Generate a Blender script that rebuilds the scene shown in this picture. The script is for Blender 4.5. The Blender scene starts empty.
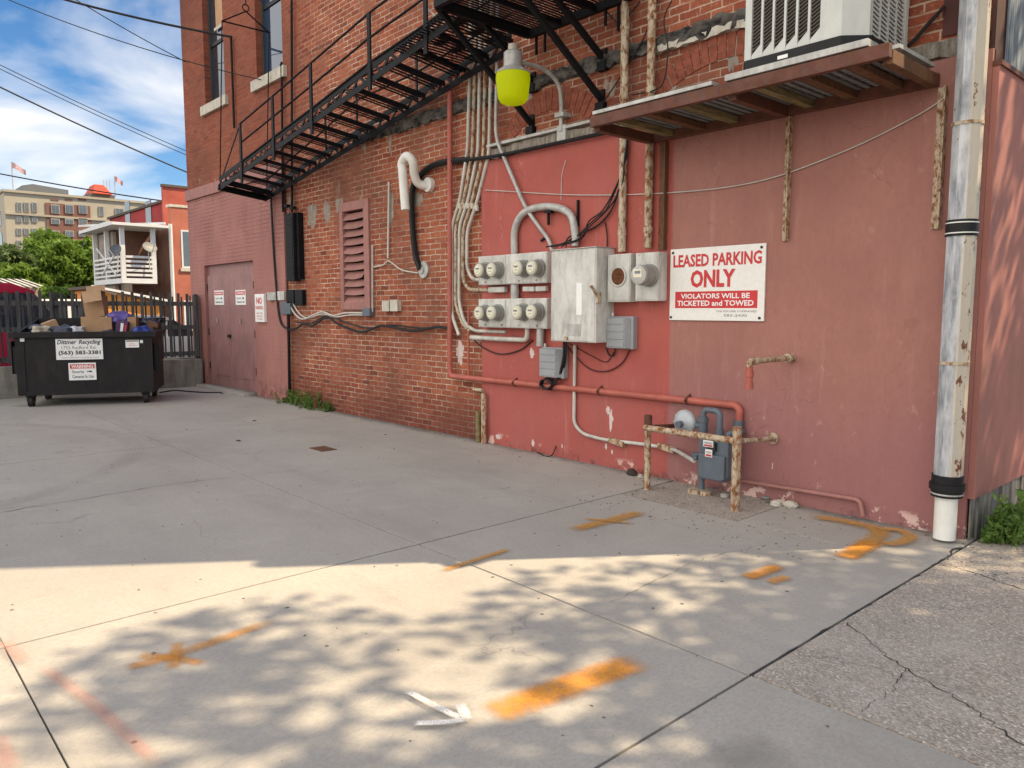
import bpy, math, random
import numpy as np
from mathutils import Vector, Matrix
R=math.radians
random.seed(7); rng=np.random.default_rng(7)
scene=bpy.context.scene
C=scene.collection
# ------------------------------------------------------------------ camera
F=760.;CX=512.;CY=384.;H=1.5;D=5.5
PITCH=math.atan(75/F); TH=math.atan(687/(F/math.cos(PITCH)))
cp,sp=math.cos(PITCH),math.sin(PITCH)
fw=np.array([-math.cos(TH),math.sin(TH),0.]);rt=np.array([math.sin(TH),math.cos(TH),0.])
f3=fw*cp+np.array([0,0,-sp]);up=fw*sp+np.array([0,0,cp]);CAM=np.array([0,-D,H])
def ray(x,y): return f3+rt*(x-CX)/F-up*(y-CY)/F
def G(x,y,z=0.):
    r=ray(x,y);return CAM+r*(z-H)/r[2]
def W(x,y,o=0.):
    r=ray(x,y);return CAM+r*(-o+D)/r[1]
def XP(x,y,X0):
    r=ray(x,y);return CAM+r*X0/r[0]
cd=bpy.data.cameras.new('camera');cam=bpy.data.objects.new('camera',cd);C.objects.link(cam)
cam.matrix_world=Matrix(((rt[0],up[0],-f3[0],CAM[0]),(rt[1],up[1],-f3[1],CAM[1]),(rt[2],up[2],-f3[2],CAM[2]),(0,0,0,1)))
cd.sensor_width=36;cd.lens=F/1024*36;cd.clip_end=2000;cd.clip_start=.05
scene.camera=cam
# ------------------------------------------------------------------ world and sun
SAZ,SEL=53.8,50.
w=bpy.data.worlds.new('World');scene.world=w;w.use_nodes=True
wt=w.node_tree;bg=wt.nodes['Background'];bg.inputs[1].default_value=.062
sky=wt.nodes.new('ShaderNodeTexSky');sky.sky_type='NISHITA';sky.sun_disc=False
sky.sun_elevation=R(SEL);sky.sun_rotation=R(90-SAZ);sky.altitude=900;sky.air_density=1.0;sky.dust_density=.15;sky.ozone_density=2.6
tc=wt.nodes.new('ShaderNodeTexCoord')
sepw=wt.nodes.new('ShaderNodeSeparateXYZ');wt.links.new(tc.outputs['Generated'],sepw.inputs[0])
addz=wt.nodes.new('ShaderNodeMath');addz.operation='ADD';addz.inputs[1].default_value=.22;wt.links.new(sepw.outputs[2],addz.inputs[0])
dv=[]
for k in (0,1):
    m=wt.nodes.new('ShaderNodeMath');m.operation='DIVIDE';wt.links.new(sepw.outputs[k],m.inputs[0]);wt.links.new(addz.outputs[0],m.inputs[1]);dv.append(m)
cw=wt.nodes.new('ShaderNodeCombineXYZ');wt.links.new(dv[0].outputs[0],cw.inputs[0]);wt.links.new(dv[1].outputs[0],cw.inputs[1]);cw.inputs[2].default_value=7.7
nz=wt.nodes.new('ShaderNodeTexNoise');nz.inputs['Scale'].default_value=1.7;nz.inputs['Detail'].default_value=8;nz.inputs['Roughness'].default_value=.5;nz.inputs['Distortion'].default_value=.25
wt.links.new(cw.outputs[0],nz.inputs['Vector'])
rp=wt.nodes.new('ShaderNodeValToRGB');rp.color_ramp.elements[0].position=.45;rp.color_ramp.elements[1].position=.66
rp.color_ramp.elements[1].color=(.9,.9,.9,1);wt.links.new(nz.outputs[0],rp.inputs[0])
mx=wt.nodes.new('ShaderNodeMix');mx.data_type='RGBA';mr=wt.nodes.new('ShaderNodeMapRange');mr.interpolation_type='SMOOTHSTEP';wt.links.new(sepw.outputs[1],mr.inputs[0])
mr.inputs[1].default_value=.0;mr.inputs[2].default_value=-.6;mr.inputs[3].default_value=0.;mr.inputs[4].default_value=.8   # bright cloud bank added out of view behind the camera as fill light
wt.links.new(rp.outputs[0],mx.inputs[0])
hs=wt.nodes.new('ShaderNodeHueSaturation');hs.inputs['Saturation'].default_value=1.25;wt.links.new(sky.outputs[0],hs.inputs['Color'])
wt.links.new(hs.outputs[0],mx.inputs[6]);mx.inputs[7].default_value=(7.6,7.5,7.4,1)
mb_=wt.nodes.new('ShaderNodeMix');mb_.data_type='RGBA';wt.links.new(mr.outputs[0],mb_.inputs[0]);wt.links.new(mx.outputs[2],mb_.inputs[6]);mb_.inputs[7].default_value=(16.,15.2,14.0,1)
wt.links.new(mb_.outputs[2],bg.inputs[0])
sd=bpy.data.lights.new('sun','SUN');so=bpy.data.objects.new('sun',sd);C.objects.link(so)
sd.energy=3.2;sd.angle=R(.55);sd.color=(1,.80,.52)
sv=Vector((math.cos(R(SAZ))*math.cos(R(SEL)),math.sin(R(SAZ))*math.cos(R(SEL)),math.sin(R(SEL))))
so.rotation_euler=sv.to_track_quat('Z','Y').to_euler();so.location=sv*40
scene.view_settings.view_transform='Standard';scene.view_settings.look='None';scene.view_settings.gamma=1
scene.view_settings.exposure=1.3
# ------------------------------------------------------------------ node helpers
class NT:
    def __init__(s,name):
        s.m=bpy.data.materials.new(name);s.m.use_nodes=True;s.t=s.m.node_tree
        s.b=s.t.nodes['Principled BSDF'];s.o=s.t.nodes['Material Output']
        s.pos=s.n('ShaderNodeNewGeometry').outputs['Position']
    def n(s,t): return s.t.nodes.new(t)
    def put(s,sock,v):
        if isinstance(v,bpy.types.NodeSocket): s.t.links.new(v,sock)
        elif isinstance(v,(tuple,list)):
            v=tuple(v); sock.default_value=v if len(v)==len(sock.default_value) else v+(1,)
        else: sock.default_value=v
    def noise(s,scale,vec=None,detail=4,rough=.55,dist=0):
        n=s.n('ShaderNodeTexNoise');s.put(n.inputs['Vector'],vec or s.pos)
        n.inputs['Scale'].default_value=scale;n.inputs['Detail'].default_value=detail;n.inputs['Roughness'].default_value=rough;n.inputs['Distortion'].default_value=dist
        return n.outputs[0]
    def vor(s,scale,vec=None,feat='F1',out=0):
        n=s.n('ShaderNodeTexVoronoi');n.feature=feat;s.put(n.inputs['Vector'],vec or s.pos);n.inputs['Scale'].default_value=scale;return n.outputs[out]
    def ramp(s,f,els,interp='LINEAR'):
        n=s.n('ShaderNodeValToRGB');s.put(n.inputs[0],f);e=n.color_ramp;e.interpolation=interp
        while len(e.elements)<len(els): e.elements.new(.5)
        for k,(p,c) in enumerate(els):
            e.elements[k].position=p;e.elements[k].color=(c,c,c,1) if not isinstance(c,(tuple,list)) else tuple(c)+(1,)
        return n.outputs[0]
    def mix(s,f,a,b,mode='MIX'):
        n=s.n('ShaderNodeMix');n.data_type='RGBA';n.blend_type=mode;n.clamp_factor=True
        s.put(n.inputs[0],f);s.put(n.inputs[6],a);s.put(n.inputs[7],b);return n.outputs[2]
    def math(s,op,a,b=0.,clamp=False):
        n=s.n('ShaderNodeMath');n.operation=op;n.use_clamp=clamp;s.put(n.inputs[0],a);s.put(n.inputs[1],b);return n.outputs[0]
    def sep(s,v=None):
        n=s.n('ShaderNodeSeparateXYZ');s.put(n.inputs[0],v or s.pos);return n.outputs
    def comb(s,x,y,z=0.):
        n=s.n('ShaderNodeCombineXYZ');s.put(n.inputs[0],x);s.put(n.inputs[1],y);s.put(n.inputs[2],z);return n.outputs[0]
    def sc(s,v,k):
        n=s.n('ShaderNodeVectorMath');n.operation='MULTIPLY';s.put(n.inputs[0],v);n.inputs[1].default_value=k;return n.outputs[0]
    def addv(s,a,b):
        n=s.n('ShaderNodeVectorMath');n.operation='ADD';s.put(n.inputs[0],a);s.put(n.inputs[1],b);return n.outputs[0]
    def bump(s,h,st=.5,dist=.01):
        n=s.n('ShaderNodeBump');s.put(n.inputs['Height'],h);n.inputs['Strength'].default_value=st;n.inputs['Distance'].default_value=dist
        s.t.links.new(n.outputs[0],s.b.inputs['Normal'])
    def fin(s,col,rough=.8,metal=0.,spec=.5):
        s.put(s.b.inputs['Base Color'],col);s.put(s.b.inputs['Roughness'],rough);s.put(s.b.inputs['Metallic'],metal)
        s.put(s.b.inputs['Specular IOR Level'],spec);return s.m
def sm(n,x,a,b): # smoothstep a..b of socket x
    r=n.n('ShaderNodeMapRange');r.interpolation_type='SMOOTHSTEP';n.put(r.inputs[0],x);r.inputs[1].default_value=a;r.inputs[2].default_value=b;return r.outputs[0]
def pmat(name,col,rough=.6,metal=0.,var=.25,scale=6.,rust=0.,rustcol=(.16,.055,.02),bump=.15,rscale=14.,dirt=0.,stretch=1.,spec=.4):
    n=NT(name)
    v=n.sc(n.pos,(1,1,stretch)) if stretch!=1 else None
    a=n.noise(scale,v,6,.65);c=n.mix(n.ramp(a,[(.3,0),(.7,1)]),tuple(x*(1-var) for x in col),tuple(min(.95,x*(1+var*.6)) for x in col))
    if dirt: c=n.mix(n.math('MULTIPLY',n.ramp(n.noise(scale*2.3,n.sc(n.pos,(1,1,.25)),5,.7),[(.45,0),(.7,1)]),dirt),c,(.09,.07,.05))
    r=rough
    if rust:
        k=n.noise(rscale,v,8,.7);t=.78-.5*rust
        mk=n.ramp(k,[(t-.075,0),(t+.045,1)]);rc=n.mix(n.ramp(n.noise(rscale*2),[(.35,0),(.65,1)]),tuple(x*.55 for x in rustcol),tuple(x*1.9 for x in rustcol))
        c=n.mix(mk,c,rc);r=n.math('ADD',n.math('MULTIPLY',mk,.9-rough),rough)
    if bump: n.bump(n.noise(scale*12,None,4,.7),bump,.004)
    return n.fin(c,r,metal,spec)
# ------------------------------------------------------------------ brick and wall materials
def brick_mat(name,axis=0,kind='red'):
    n=NT(name);s=n.sep();u=s[axis];z=s[2]
    base=n.comb(u,z,0.)
    jit=n.noise(9.,base,3,.5)
    jn=n.n('ShaderNodeTexNoise');n.put(jn.inputs['Vector'],base);jn.inputs['Scale'].default_value=5;jn.inputs['Detail'].default_value=5
    off=n.n('ShaderNodeVectorMath');off.operation='SCALE';n.put(off.inputs[0],jn.outputs[1]);off.inputs['Scale'].default_value=.022
    v=n.addv(base,off.outputs[0])
    bt=n.n('ShaderNodeTexBrick');n.put(bt.inputs['Vector'],v)
    for k,val in (('Scale',1.),('Mortar Size',.0078),('Mortar Smooth',.3),('Bias',0.),('Brick Width',.205),('Row Height',.0675)): bt.inputs[k].default_value=val
    bt.offset=.5;bt.inputs['Color1'].default_value=(0,0,0,1);bt.inputs['Color2'].default_value=(1,1,1,1);bt.inputs['Mortar'].default_value=(.5,.5,.5,1)
    rnd,mort=bt.outputs[0],bt.outputs[1]
    fine=n.noise(60,base,5,.7);big=n.noise(.55,base,5,.55);mid=n.noise(3.5,base,5,.65)
    col=n.ramp(rnd,[(0.,(.18,.044,.024)),(.07,(.31,.068,.032)),(.5,(.42,.105,.046)),(.8,(.52,.155,.068)),(1.,(.42,.14,.08))])
    col=n.mix(n.ramp(n.noise(16.,base,5,.75),[(.4,0.),(.66,.5)]),col,(.17,.05,.032))
    col=n.mix(n.ramp(n.noise(1.1,base,5,.6),[(.4,.0),(.65,.4)]),col,(.42,.16,.09))
    col=n.mix(n.ramp(fine,[(.35,0.),(.7,.6)]),col,(.11,.04,.03))
    col=n.mix(n.ramp(n.noise(28,base,6,.7),[(.57,0.),(.68,.6)]),col,(.52,.34,.26))
    mcol=n.mix(n.ramp(mid,[(.35,0),(.65,1)]),(.40,.27,.19),(.70,.54,.42))
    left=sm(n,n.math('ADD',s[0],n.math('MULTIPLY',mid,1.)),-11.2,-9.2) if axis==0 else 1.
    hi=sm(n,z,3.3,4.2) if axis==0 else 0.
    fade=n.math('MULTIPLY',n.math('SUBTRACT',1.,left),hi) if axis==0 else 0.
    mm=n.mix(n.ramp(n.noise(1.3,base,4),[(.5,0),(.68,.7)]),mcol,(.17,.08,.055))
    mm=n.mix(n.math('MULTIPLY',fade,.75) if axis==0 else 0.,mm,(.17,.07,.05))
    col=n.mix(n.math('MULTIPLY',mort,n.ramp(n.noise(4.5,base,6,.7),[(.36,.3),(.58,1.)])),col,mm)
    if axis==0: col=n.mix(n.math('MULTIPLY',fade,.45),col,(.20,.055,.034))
    # soot and damp
    col=n.mix(n.ramp(big,[(.46,0),(.66,.55)]),col,(.085,.04,.03))
    lowd=n.math('MULTIPLY',sm(n,n.math('ADD',z,n.math('MULTIPLY',mid,.5)),.95,.35),.62)
    col=n.mix(lowd,col,(.10,.028,.022))
    # lime smears and old plaster
    sm1=n.ramp(n.noise(2.6,n.comb(u,n.math('MULTIPLY',z,.45)),6,.6),[(.64,0.),(.68,.8)])
    zone=n.math('MULTIPLY',sm(n,z,2.45,2.7),n.math('SUBTRACT',1.,sm(n,z,4.4,4.8)))
    col=n.mix(n.math('MULTIPLY',sm1,zone),col,(.34,.28,.23))
    sm2=n.ramp(n.noise(5.,base,6,.7),[(.70,0.),(.73,.6)])
    col=n.mix(sm2,col,(.42,.28,.23))
    h=n.math('SUBTRACT',n.math('MULTIPLY',fine,.3),n.math('MULTIPLY',mort,1.))
    h=n.math('ADD',h,n.math('MULTIPLY',rnd,.25))
    n.bump(h,.75,.009)
    return n.fin(col,.93,0,.25)
def painted_brick():
    n=NT('mauve painted brick');s=n.sep();base=n.comb(s[0],s[2],0.)
    bt=n.n('ShaderNodeTexBrick');n.put(bt.inputs['Vector'],base)
    for k,val in (('Scale',1.),('Mortar Size',.006),('Mortar Smooth',.6),('Brick Width',.205),('Row Height',.0675)): bt.inputs[k].default_value=val
    a=n.noise(1.2,base,6,.6);c=n.ramp(a,[(.3,(.29,.125,.108)),(.7,(.37,.17,.145))])
    st=n.ramp(n.noise(3.,n.sc(n.pos,(1.5,1,.25)),6,.65),[(.5,0),(.75,.45)])
    c=n.mix(st,c,(.19,.09,.09))
    low=n.math('MULTIPLY',sm(n,s[2],.5,.0),n.ramp(n.noise(7.,None,5,.7),[(.45,0),(.62,.8)]))
    c=n.mix(low,c,(.12,.045,.04))
    up_=sm(n,s[2],2.2,2.7);mask=n.math('MULTIPLY',n.math('MULTIPLY',bt.outputs[1],n.math('ADD',.25,n.math('MULTIPLY',up_,.55))),n.ramp(n.noise(1.6,None,5),[(.4,.15),(.6,1)]))
    c=n.mix(n.math('MULTIPLY',mask,.9),c,(.19,.08,.075))
    n.bump(n.math('SUBTRACT',n.math('MULTIPLY',n.noise(30),.25),mask),.9,.010)
    return n.fin(c,.8,0,.3)
XSPLIT=W(674,350)[0]
def stucco():
    n=NT('painted stucco');s=n.sep()
    edge=n.math('ADD',s[0],n.math('MULTIPLY',n.noise(3.,n.comb(0.,0.,s[2])),.05))
    red=n.ramp(n.noise(1.6,None,6,.6),[(.3,(.36,.074,.058)),(.7,(.45,.108,.084))])
    mv=n.ramp(n.noise(.9,None,6,.6),[(.3,(.30,.130,.105)),(.7,(.375,.168,.135))])
    low=sm(n,n.math('ADD',s[2],n.math('MULTIPLY',n.noise(1.1),.9)),1.7,.9)
    mv=n.mix(n.math('MULTIPLY',low,.75),mv,(.29,.125,.128))
    redl=n.mix(n.math('MULTIPLY',low,.35),red,(.32,.085,.08))
    c=n.mix(sm(n,edge,XSPLIT,XSPLIT+.03),redl,mv)
    v=n.sc(n.pos,(5.,5.,.45))
    c=n.mix(n.ramp(n.noise(1.6,v,6,.7),[(.5,0),(.8,.35)]),c,(.22,.09,.08))
    c=n.mix(n.ramp(n.noise(2.4,v,6,.6),[(.58,0),(.8,.4)]),c,(.52,.30,.26))
    c=n.mix(n.ramp(n.noise(.8,None,5,.6),[(.5,0),(.7,.28)]),c,(.24,.10,.10))
    c=n.mix(n.ramp(n.noise(34,n.sc(n.pos,(1,1,.5)),5,.75),[(.42,.0),(.7,.32)]),c,(.24,.09,.075))
    c=n.mix(n.math('MULTIPLY',n.ramp(n.noise(13,n.sc(n.pos,(1.,1,.5)),5,.7),[(.63,0),(.68,.3)]),n.ramp(n.noise(.9),[(.45,0),(.6,1)])),c,(.62,.40,.33))
    hair=n.ramp(n.vor(1.7,n.addv(n.pos,n.sc(n.comb(n.noise(2.5),0.,n.noise(3.1)),(.5,.5,.5))),'DISTANCE_TO_EDGE'),[(0.,.55),(.006,0.)])
    c=n.mix(n.math('MULTIPLY',hair,n.ramp(n.noise(.9),[(.5,0),(.6,1)])),c,(.14,.06,.055))
    cn=n.noise(6.,None,6,.65)
    chip=n.math('MULTIPLY',n.ramp(cn,[(.56,0),(.58,1)]),sm(n,n.math('ADD',s[2],n.math('MULTIPLY',n.noise(2.),.12)),.19,.12))
    sp=n.ramp(n.noise(9.,n.sc(n.pos,(1.6,1,1)),5,.6),[(.745,0),(.755,1)])
    sp=n.math('MULTIPLY',sp,n.math('SUBTRACT',1.,sm(n,s[2],.7,1.)))
    ch=n.math('MAXIMUM',chip,sp)
    c=n.mix(ch,c,(.62,.42,.37))
    dk=n.math('MULTIPLY',n.ramp(n.noise(11.,None,5,.7),[(.5,0),(.62,.8)]),sm(n,s[2],.09,.0))
    c=n.mix(dk,c,(.07,.045,.04))
    n.bump(n.math('SUBTRACT',n.math('ADD',n.math('MULTIPLY',n.noise(90,None,3),.25),n.noise(4.,None,4)),n.math('MULTIPLY',ch,.3)),.35,.008)
    return n.fin(c,.72,0,.35)
def concrete():
    n=NT('worn concrete');s=n.sep()
    a=n.noise(.7,None,7,.6);b=n.noise(5.,None,6,.7)
    c=n.ramp(a,[(.3,(.40,.372,.335)),(.7,(.51,.475,.425))])
    c=n.mix(n.ramp(b,[(.35,.0),(.75,.28)]),c,(.30,.285,.265))
    c=n.mix(n.ramp(n.noise(220,None,2,.5),[(.35,.3),(.7,0.)]),c,(.22,.205,.19))
    st=n.noise(1.,n.sc(n.pos,(.5,2.4,1)),6,.65)
    c=n.mix(n.ramp(st,[(.52,0),(.72,.32)]),c,(.25,.235,.22))
    c=n.mix(n.ramp(n.noise(1.9,n.sc(n.pos,(3,.8,1)),6,.6),[(.6,0),(.75,.3)]),c,(.55,.53,.49))
    c=n.mix(n.ramp(n.noise(60.,n.sc(n.pos,(1,.6,1)),4,.75),[(.42,0),(.66,.42)]),c,(.27,.25,.22))
    c=n.mix(n.ramp(n.noise(.42,n.addv(n.pos,(3.,7.,0.)),5,.6),[(.53,0),(.68,.38)]),c,(.27,.245,.22))
    oil=n.vor(.75,n.addv(n.pos,n.sc(n.comb(n.noise(6.,None,5),n.noise(7.,None,5),0.),(.14,.14,0))))
    c=n.mix(n.math('MULTIPLY',n.ramp(oil,[(.05,.5),(.16,0)]),n.ramp(n.noise(1.1),[(.47,0),(.55,1)])),c,(.15,.14,.13))
    # pock marks and gum
    c=n.mix(n.ramp(n.vor(4.2,None),[(.035,.9),(.055,0)]),c,(.07,.065,.06))
    c=n.mix(n.math('MULTIPLY',n.ramp(n.vor(24.,None),[(.05,.8),(.08,0)]),n.ramp(n.noise(2.2),[(.5,0),(.6,1)])),c,(.12,.11,.10))
    # tyre arc
    dx=n.math('ADD',s[0],9.6);dy=n.math('ADD',s[1],6.1)
    r=n.math('SQRT',n.math('ADD',n.math('MULTIPLY',dx,dx),n.math('MULTIPLY',dy,dy)))
    band=n.math('MULTIPLY',sm(n,r,2.95,3.05),n.math('SUBTRACT',1.,sm(n,r,3.16,3.26)))
    tread=n.math('ADD',.55,n.math('MULTIPLY',n.math('SINE',n.math('MULTIPLY',r,160.)),.3))
    band=n.math('MULTIPLY',n.math('MULTIPLY',band,tread),n.ramp(n.noise(1.3),[(.35,.1),(.6,.5)]))
    c=n.mix(band,c,(.18,.17,.165))
    # damp dirt by the wall
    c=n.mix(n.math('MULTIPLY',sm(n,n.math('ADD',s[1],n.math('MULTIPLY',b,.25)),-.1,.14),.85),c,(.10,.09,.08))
    # hairline
    hl=n.ramp(n.vor(.55,n.addv(n.pos,n.sc(n.comb(n.noise(1.4),n.noise(1.9),0.),(.8,.8,0))),'DISTANCE_TO_EDGE'),[(0.,.5),(.0035,0.)])
    c=n.mix(n.math('MULTIPLY',hl,n.ramp(n.noise(.5),[(.52,0),(.6,1)])),c,(.14,.13,.12))
    n.bump(n.math('ADD',n.noise(140,None,3),n.math('MULTIPLY',n.noise(20,None,5),.8)),.25,.003)
    return n.fin(c,n.ramp(a,[(.3,.75),(.7,.9)]),0,.35)
def aggregate(name,dark=1.):
    n=NT(name)
    v1=n.vor(105.,None,'F1',1);d=n.vor(105.,None,'F1',0)
    sx=n.sep(v1)
    c=n.ramp(sx[0],[(0.,(.10,.085,.075)),(.35,(.20,.175,.15)),(.7,(.29,.25,.215)),(.93,(.36,.32,.28)),(1.,(.55,.5,.45))])
    c=n.mix(n.ramp(d,[(.45,0),(.8,.6)]),c,(.10,.09,.078))
    c=n.mix(.3,c,(.25,.21,.17))
    c=n.mix(n.ramp(n.noise(.9,None,6,.6),[(.35,0),(.7,.55)]),c,(.17,.15,.135))
    c=n.mix(n.ramp(n.noise(3.,None,6,.65),[(.45,0),(.7,.45)]),c,(.28,.25,.22))
    cr=n.ramp(n.vor(.8,n.addv(n.pos,n.sc(n.comb(n.noise(1.7,None,6),n.noise(2.2,None,6),0.),(.8,.8,0))),'DISTANCE_TO_EDGE'),[(0.,.5),(.005,0.)])
    c=n.mix(cr,c,(.035,.032,.03))
    if dark!=1: c=n.mix(1.,c,(dark,dark,dark),'MULTIPLY')
    n.bump(n.math('ADD',n.math('MULTIPLY',d,-1.),n.noise(9.,None,5)),.6,.006)
    return n.fin(c,.92,0,.25)
def weathered(name,base,dark,scale=4.,stretch=.08,rough=.85,axis=2):
    n=NT(name);k=[1.,1.,1.];k[axis]=stretch
    v=n.sc(n.pos,tuple(k))
    a=n.noise(scale*6,v,8,.7)
    c=n.mix(n.ramp(a,[(.38,0),(.62,1)]),dark,base)
    c=n.mix(n.ramp(n.noise(scale,None,5),[(.4,0),(.75,.4)]),c,dark)
    n.bump(a,.4,.006);return n.fin(c,rough,0,.3)
def foliage_mat(name,c1,c2,c3,trans=.35):
    n=NT(name)
    c=n.ramp(n.noise(1.7,None,5,.7),[(.3,c1),(.55,c2),(.75,c3)])
    c=n.mix(n.ramp(n.noise(25.),[(.35,0),(.7,.5)]),c,c3)
    m=n.fin(c,.55,0,.3)
    tr=n.n('ShaderNodeBsdfTranslucent');n.put(tr.inputs[0],c)
    ms=n.n('ShaderNodeMixShader');ms.inputs[0].default_value=trans
    n.t.links.new(n.b.outputs[0],ms.inputs[1]);n.t.links.new(tr.outputs[0],ms.inputs[2]);n.t.links.new(ms.outputs[0],n.o.inputs[0]);return m
def glass_mat(name,col,rough=.06):
    n=NT(name);return n.fin(n.mix(n.ramp(n.noise(.6,None,3),[(.4,0),(.6,.5)]),col,tuple(x*.5 for x in col)),rough,0,1.)
def spray_mat(name,col,dens=1.,inner=.5):
    n=NT(name);u=n.n('ShaderNodeUVMap').outputs[0];s=n.sep(u)
    v=n.math('ABSOLUTE',s[1]);edge=n.math('SUBTRACT',1.,sm(n,n.math('ADD',v,n.math('MULTIPLY',n.noise(30.,None,6,.7),.5)),inner,1.2))
    ends=n.math('MULTIPLY',sm(n,s[0],0.,.14),n.math('SUBTRACT',1.,sm(n,s[0],.84,1.)))
    gr=n.math('MULTIPLY',n.ramp(n.noise(160.,None,4,.8),[(.36,.15),(.5,1.)]),n.ramp(n.noise(7.,None,5,.7),[(.3,.55),(.55,1.)]))
    a=n.math('MULTIPLY',n.math('MULTIPLY',edge,ends),n.math('MULTIPLY',gr,dens))
    n.fin(n.mix(n.noise(40.),col,tuple(x*.75 for x in col)),.8,0,.3);n.put(n.b.inputs['Alpha'],a);return n.m
MT={}
def mat(k,f):
    if k not in MT: MT[k]=f()
    return MT[k]
m_brick=brick_mat('red brick');m_brick_r=brick_mat('red brick side',1);m_pbrick=painted_brick();m_stucco=stucco();m_conc=concrete()
m_aggr=aggregate('aged aggregate paving',1.75);m_asph=aggregate('asphalt',.45)
m_patch=aggregate('crumbled patch',1.55)
m_gap=pmat('joint dirt',(.05,.045,.04),.95,0,.4,20)
m_black=pmat('black iron paint',(.008,.008,.010),.6,0,.4,8,.10,(.05,.02,.012),.1,spec=.18)
m_galv=pmat('galvanised steel',(.47,.465,.44),.5,.2,.25,9,.0,bump=.1,dirt=.35)
m_cab=pmat('grey cabinet paint',(.60,.59,.55),.55,.0,.18,5,.10,bump=.08,dirt=.45)
m_conduit=pmat('worn conduit',(.56,.54,.48),.55,.1,.2,6,.22,bump=.1,dirt=.3)
m_rustc=pmat('rusty conduit',(.52,.44,.32),.65,0,.25,8,.46,(.17,.065,.022),.05,28,dirt=.25,stretch=.5)
m_rustp=pmat('rusty white post',(.50,.40,.28),.6,0,.12,8,.50,(.17,.065,.022),.05,30,dirt=.25,stretch=.55)
m_rustb=pmat('rusty brown steel',(.16,.075,.035),.75,0,.45,9,.45,(.09,.035,.015),.25,18,dirt=.4,stretch=.4)
m_redp=pmat('red painted pipe',(.40,.105,.075),.5,0,.25,7,.06,(.12,.04,.02),.1)
m_brn=pmat('red brown beam paint',(.13,.04,.026),.65,0,.45,9,.42,(.075,.03,.015),.3,12,dirt=.5)
m_pvc=pmat('white plastic',(.74,.73,.68),.4,0,.08,6,0,bump=0,dirt=.12)
m_blk=pmat('black plastic',(.012,.012,.013),.5,0,.3,10,bump=.05,spec=.25)
m_wire=pmat('cable sheath',(.012,.011,.012),.65,0,.3,10,bump=0)
m_wirew=pmat('pale cable sheath',(.55,.53,.48),.6,0,.2,10,bump=0)
m_stone=pmat('limestone sill',(.55,.51,.43),.8,0,.2,7,dirt=.35)
m_mauve=pmat('mauve paint',(.34,.155,.135),.7,0,.18,5,.04,dirt=.3)
m_doorp=pmat('mauve door paint',(.30,.15,.145),.6,0,.18,3,.03,dirt=.35)
m_band=weathered('crumbled ledge',(.15,.135,.12),(.014,.013,.012),1.6,.5,.95,0)
m_capm=weathered('crumbling cap',(.36,.32,.27),(.13,.11,.09),4,.3)
m_wood=weathered('grey weathered boards',(.30,.34,.39),(.07,.085,.11),5,.06)
m_fence=weathered('fence boards',(.13,.13,.125),(.05,.05,.05),4,.08)
m_skirt=weathered('metal skirting',(.33,.31,.28),(.12,.11,.10),4,.1)
m_moss=weathered('mossy timber',(.30,.22,.12),(.10,.10,.035),5,.15,.9,1)
m_card=pmat('cardboard',(.40,.25,.14),.85,0,.15,7,bump=.05)
m_dump=pmat('black dumpster paint',(.012,.011,.012),.5,0,.3,4,.05,(.08,.03,.015),.12,dirt=.15,spec=.22)
m_rub=pmat('rubber',(.015,.015,.015),.7,0,.2,10)
m_white=pmat('sign white',(.80,.80,.78),.4,0,.05,8,bump=0)
m_red=pmat('sign red',(.55,.03,.035),.45,0,.12,12,bump=0)
m_ink=pmat('sign black',(.02,.02,.025),.5,0,.1,12,bump=0)
m_inkg=pmat('sign grey ink',(.22,.22,.24),.6,0,.1,12,bump=0)
m_signd=pmat('speckled sign white',(.78,.76,.72),.45,0,.07,30,.20,(.30,.16,.13),.02,95)
m_gas=pmat('grey blue meter paint',(.105,.13,.16),.45,0,.15,6,dirt=.25)
m_gasl=pmat('regulator grey',(.42,.45,.47),.45,.2,.15,6,dirt=.3)
m_tel=pmat('grey plastic box',(.30,.31,.325),.5,0,.1,6,bump=.03,dirt=.15)
m_dark=pmat('dark interior',(.012,.012,.013),.9,0,.2,3,bump=0)
m_acw=pmat('air conditioner paint',(.52,.53,.50),.4,.1,.08,5,bump=.02,dirt=.15)
m_leaf=foliage_mat('weed leaves',(.05,.10,.02),(.09,.17,.03),(.16,.25,.06))
m_tree1=foliage_mat('broad leaves',(.06,.13,.015),(.13,.23,.03),(.26,.36,.06),.45)
m_tree2=foliage_mat('dark leaves',(.05,.09,.03),(.09,.14,.04),(.16,.21,.07),.4)
m_bark=weathered('bark',(.16,.12,.09),(.05,.04,.03),5,.2)
m_lime=foliage_mat('lime yellow refractor',(.88,.98,.01),(.90,1.,.01),(.92,1.,.02),.7)
m_tan=pmat('tan brick',(.37,.335,.27),.9,0,.1,.15,bump=0)
m_farb=pmat('far red brick',(.19,.095,.075),.9,0,.15,.3,bump=0)
m_redw=pmat('red painted wall',(.30,.028,.03),.85,0,.25,.6,bump=0)
m_wht=pmat('white porch paint',(.62,.63,.64),.6,0,.1,2,bump=0)
m_glass=glass_mat('dark glass',(.03,.04,.055));m_skyglass=glass_mat('reflecting pane',(.02,.05,.10),.03)
m_farglass=glass_mat('far glass',(.10,.12,.14),.15)
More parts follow.
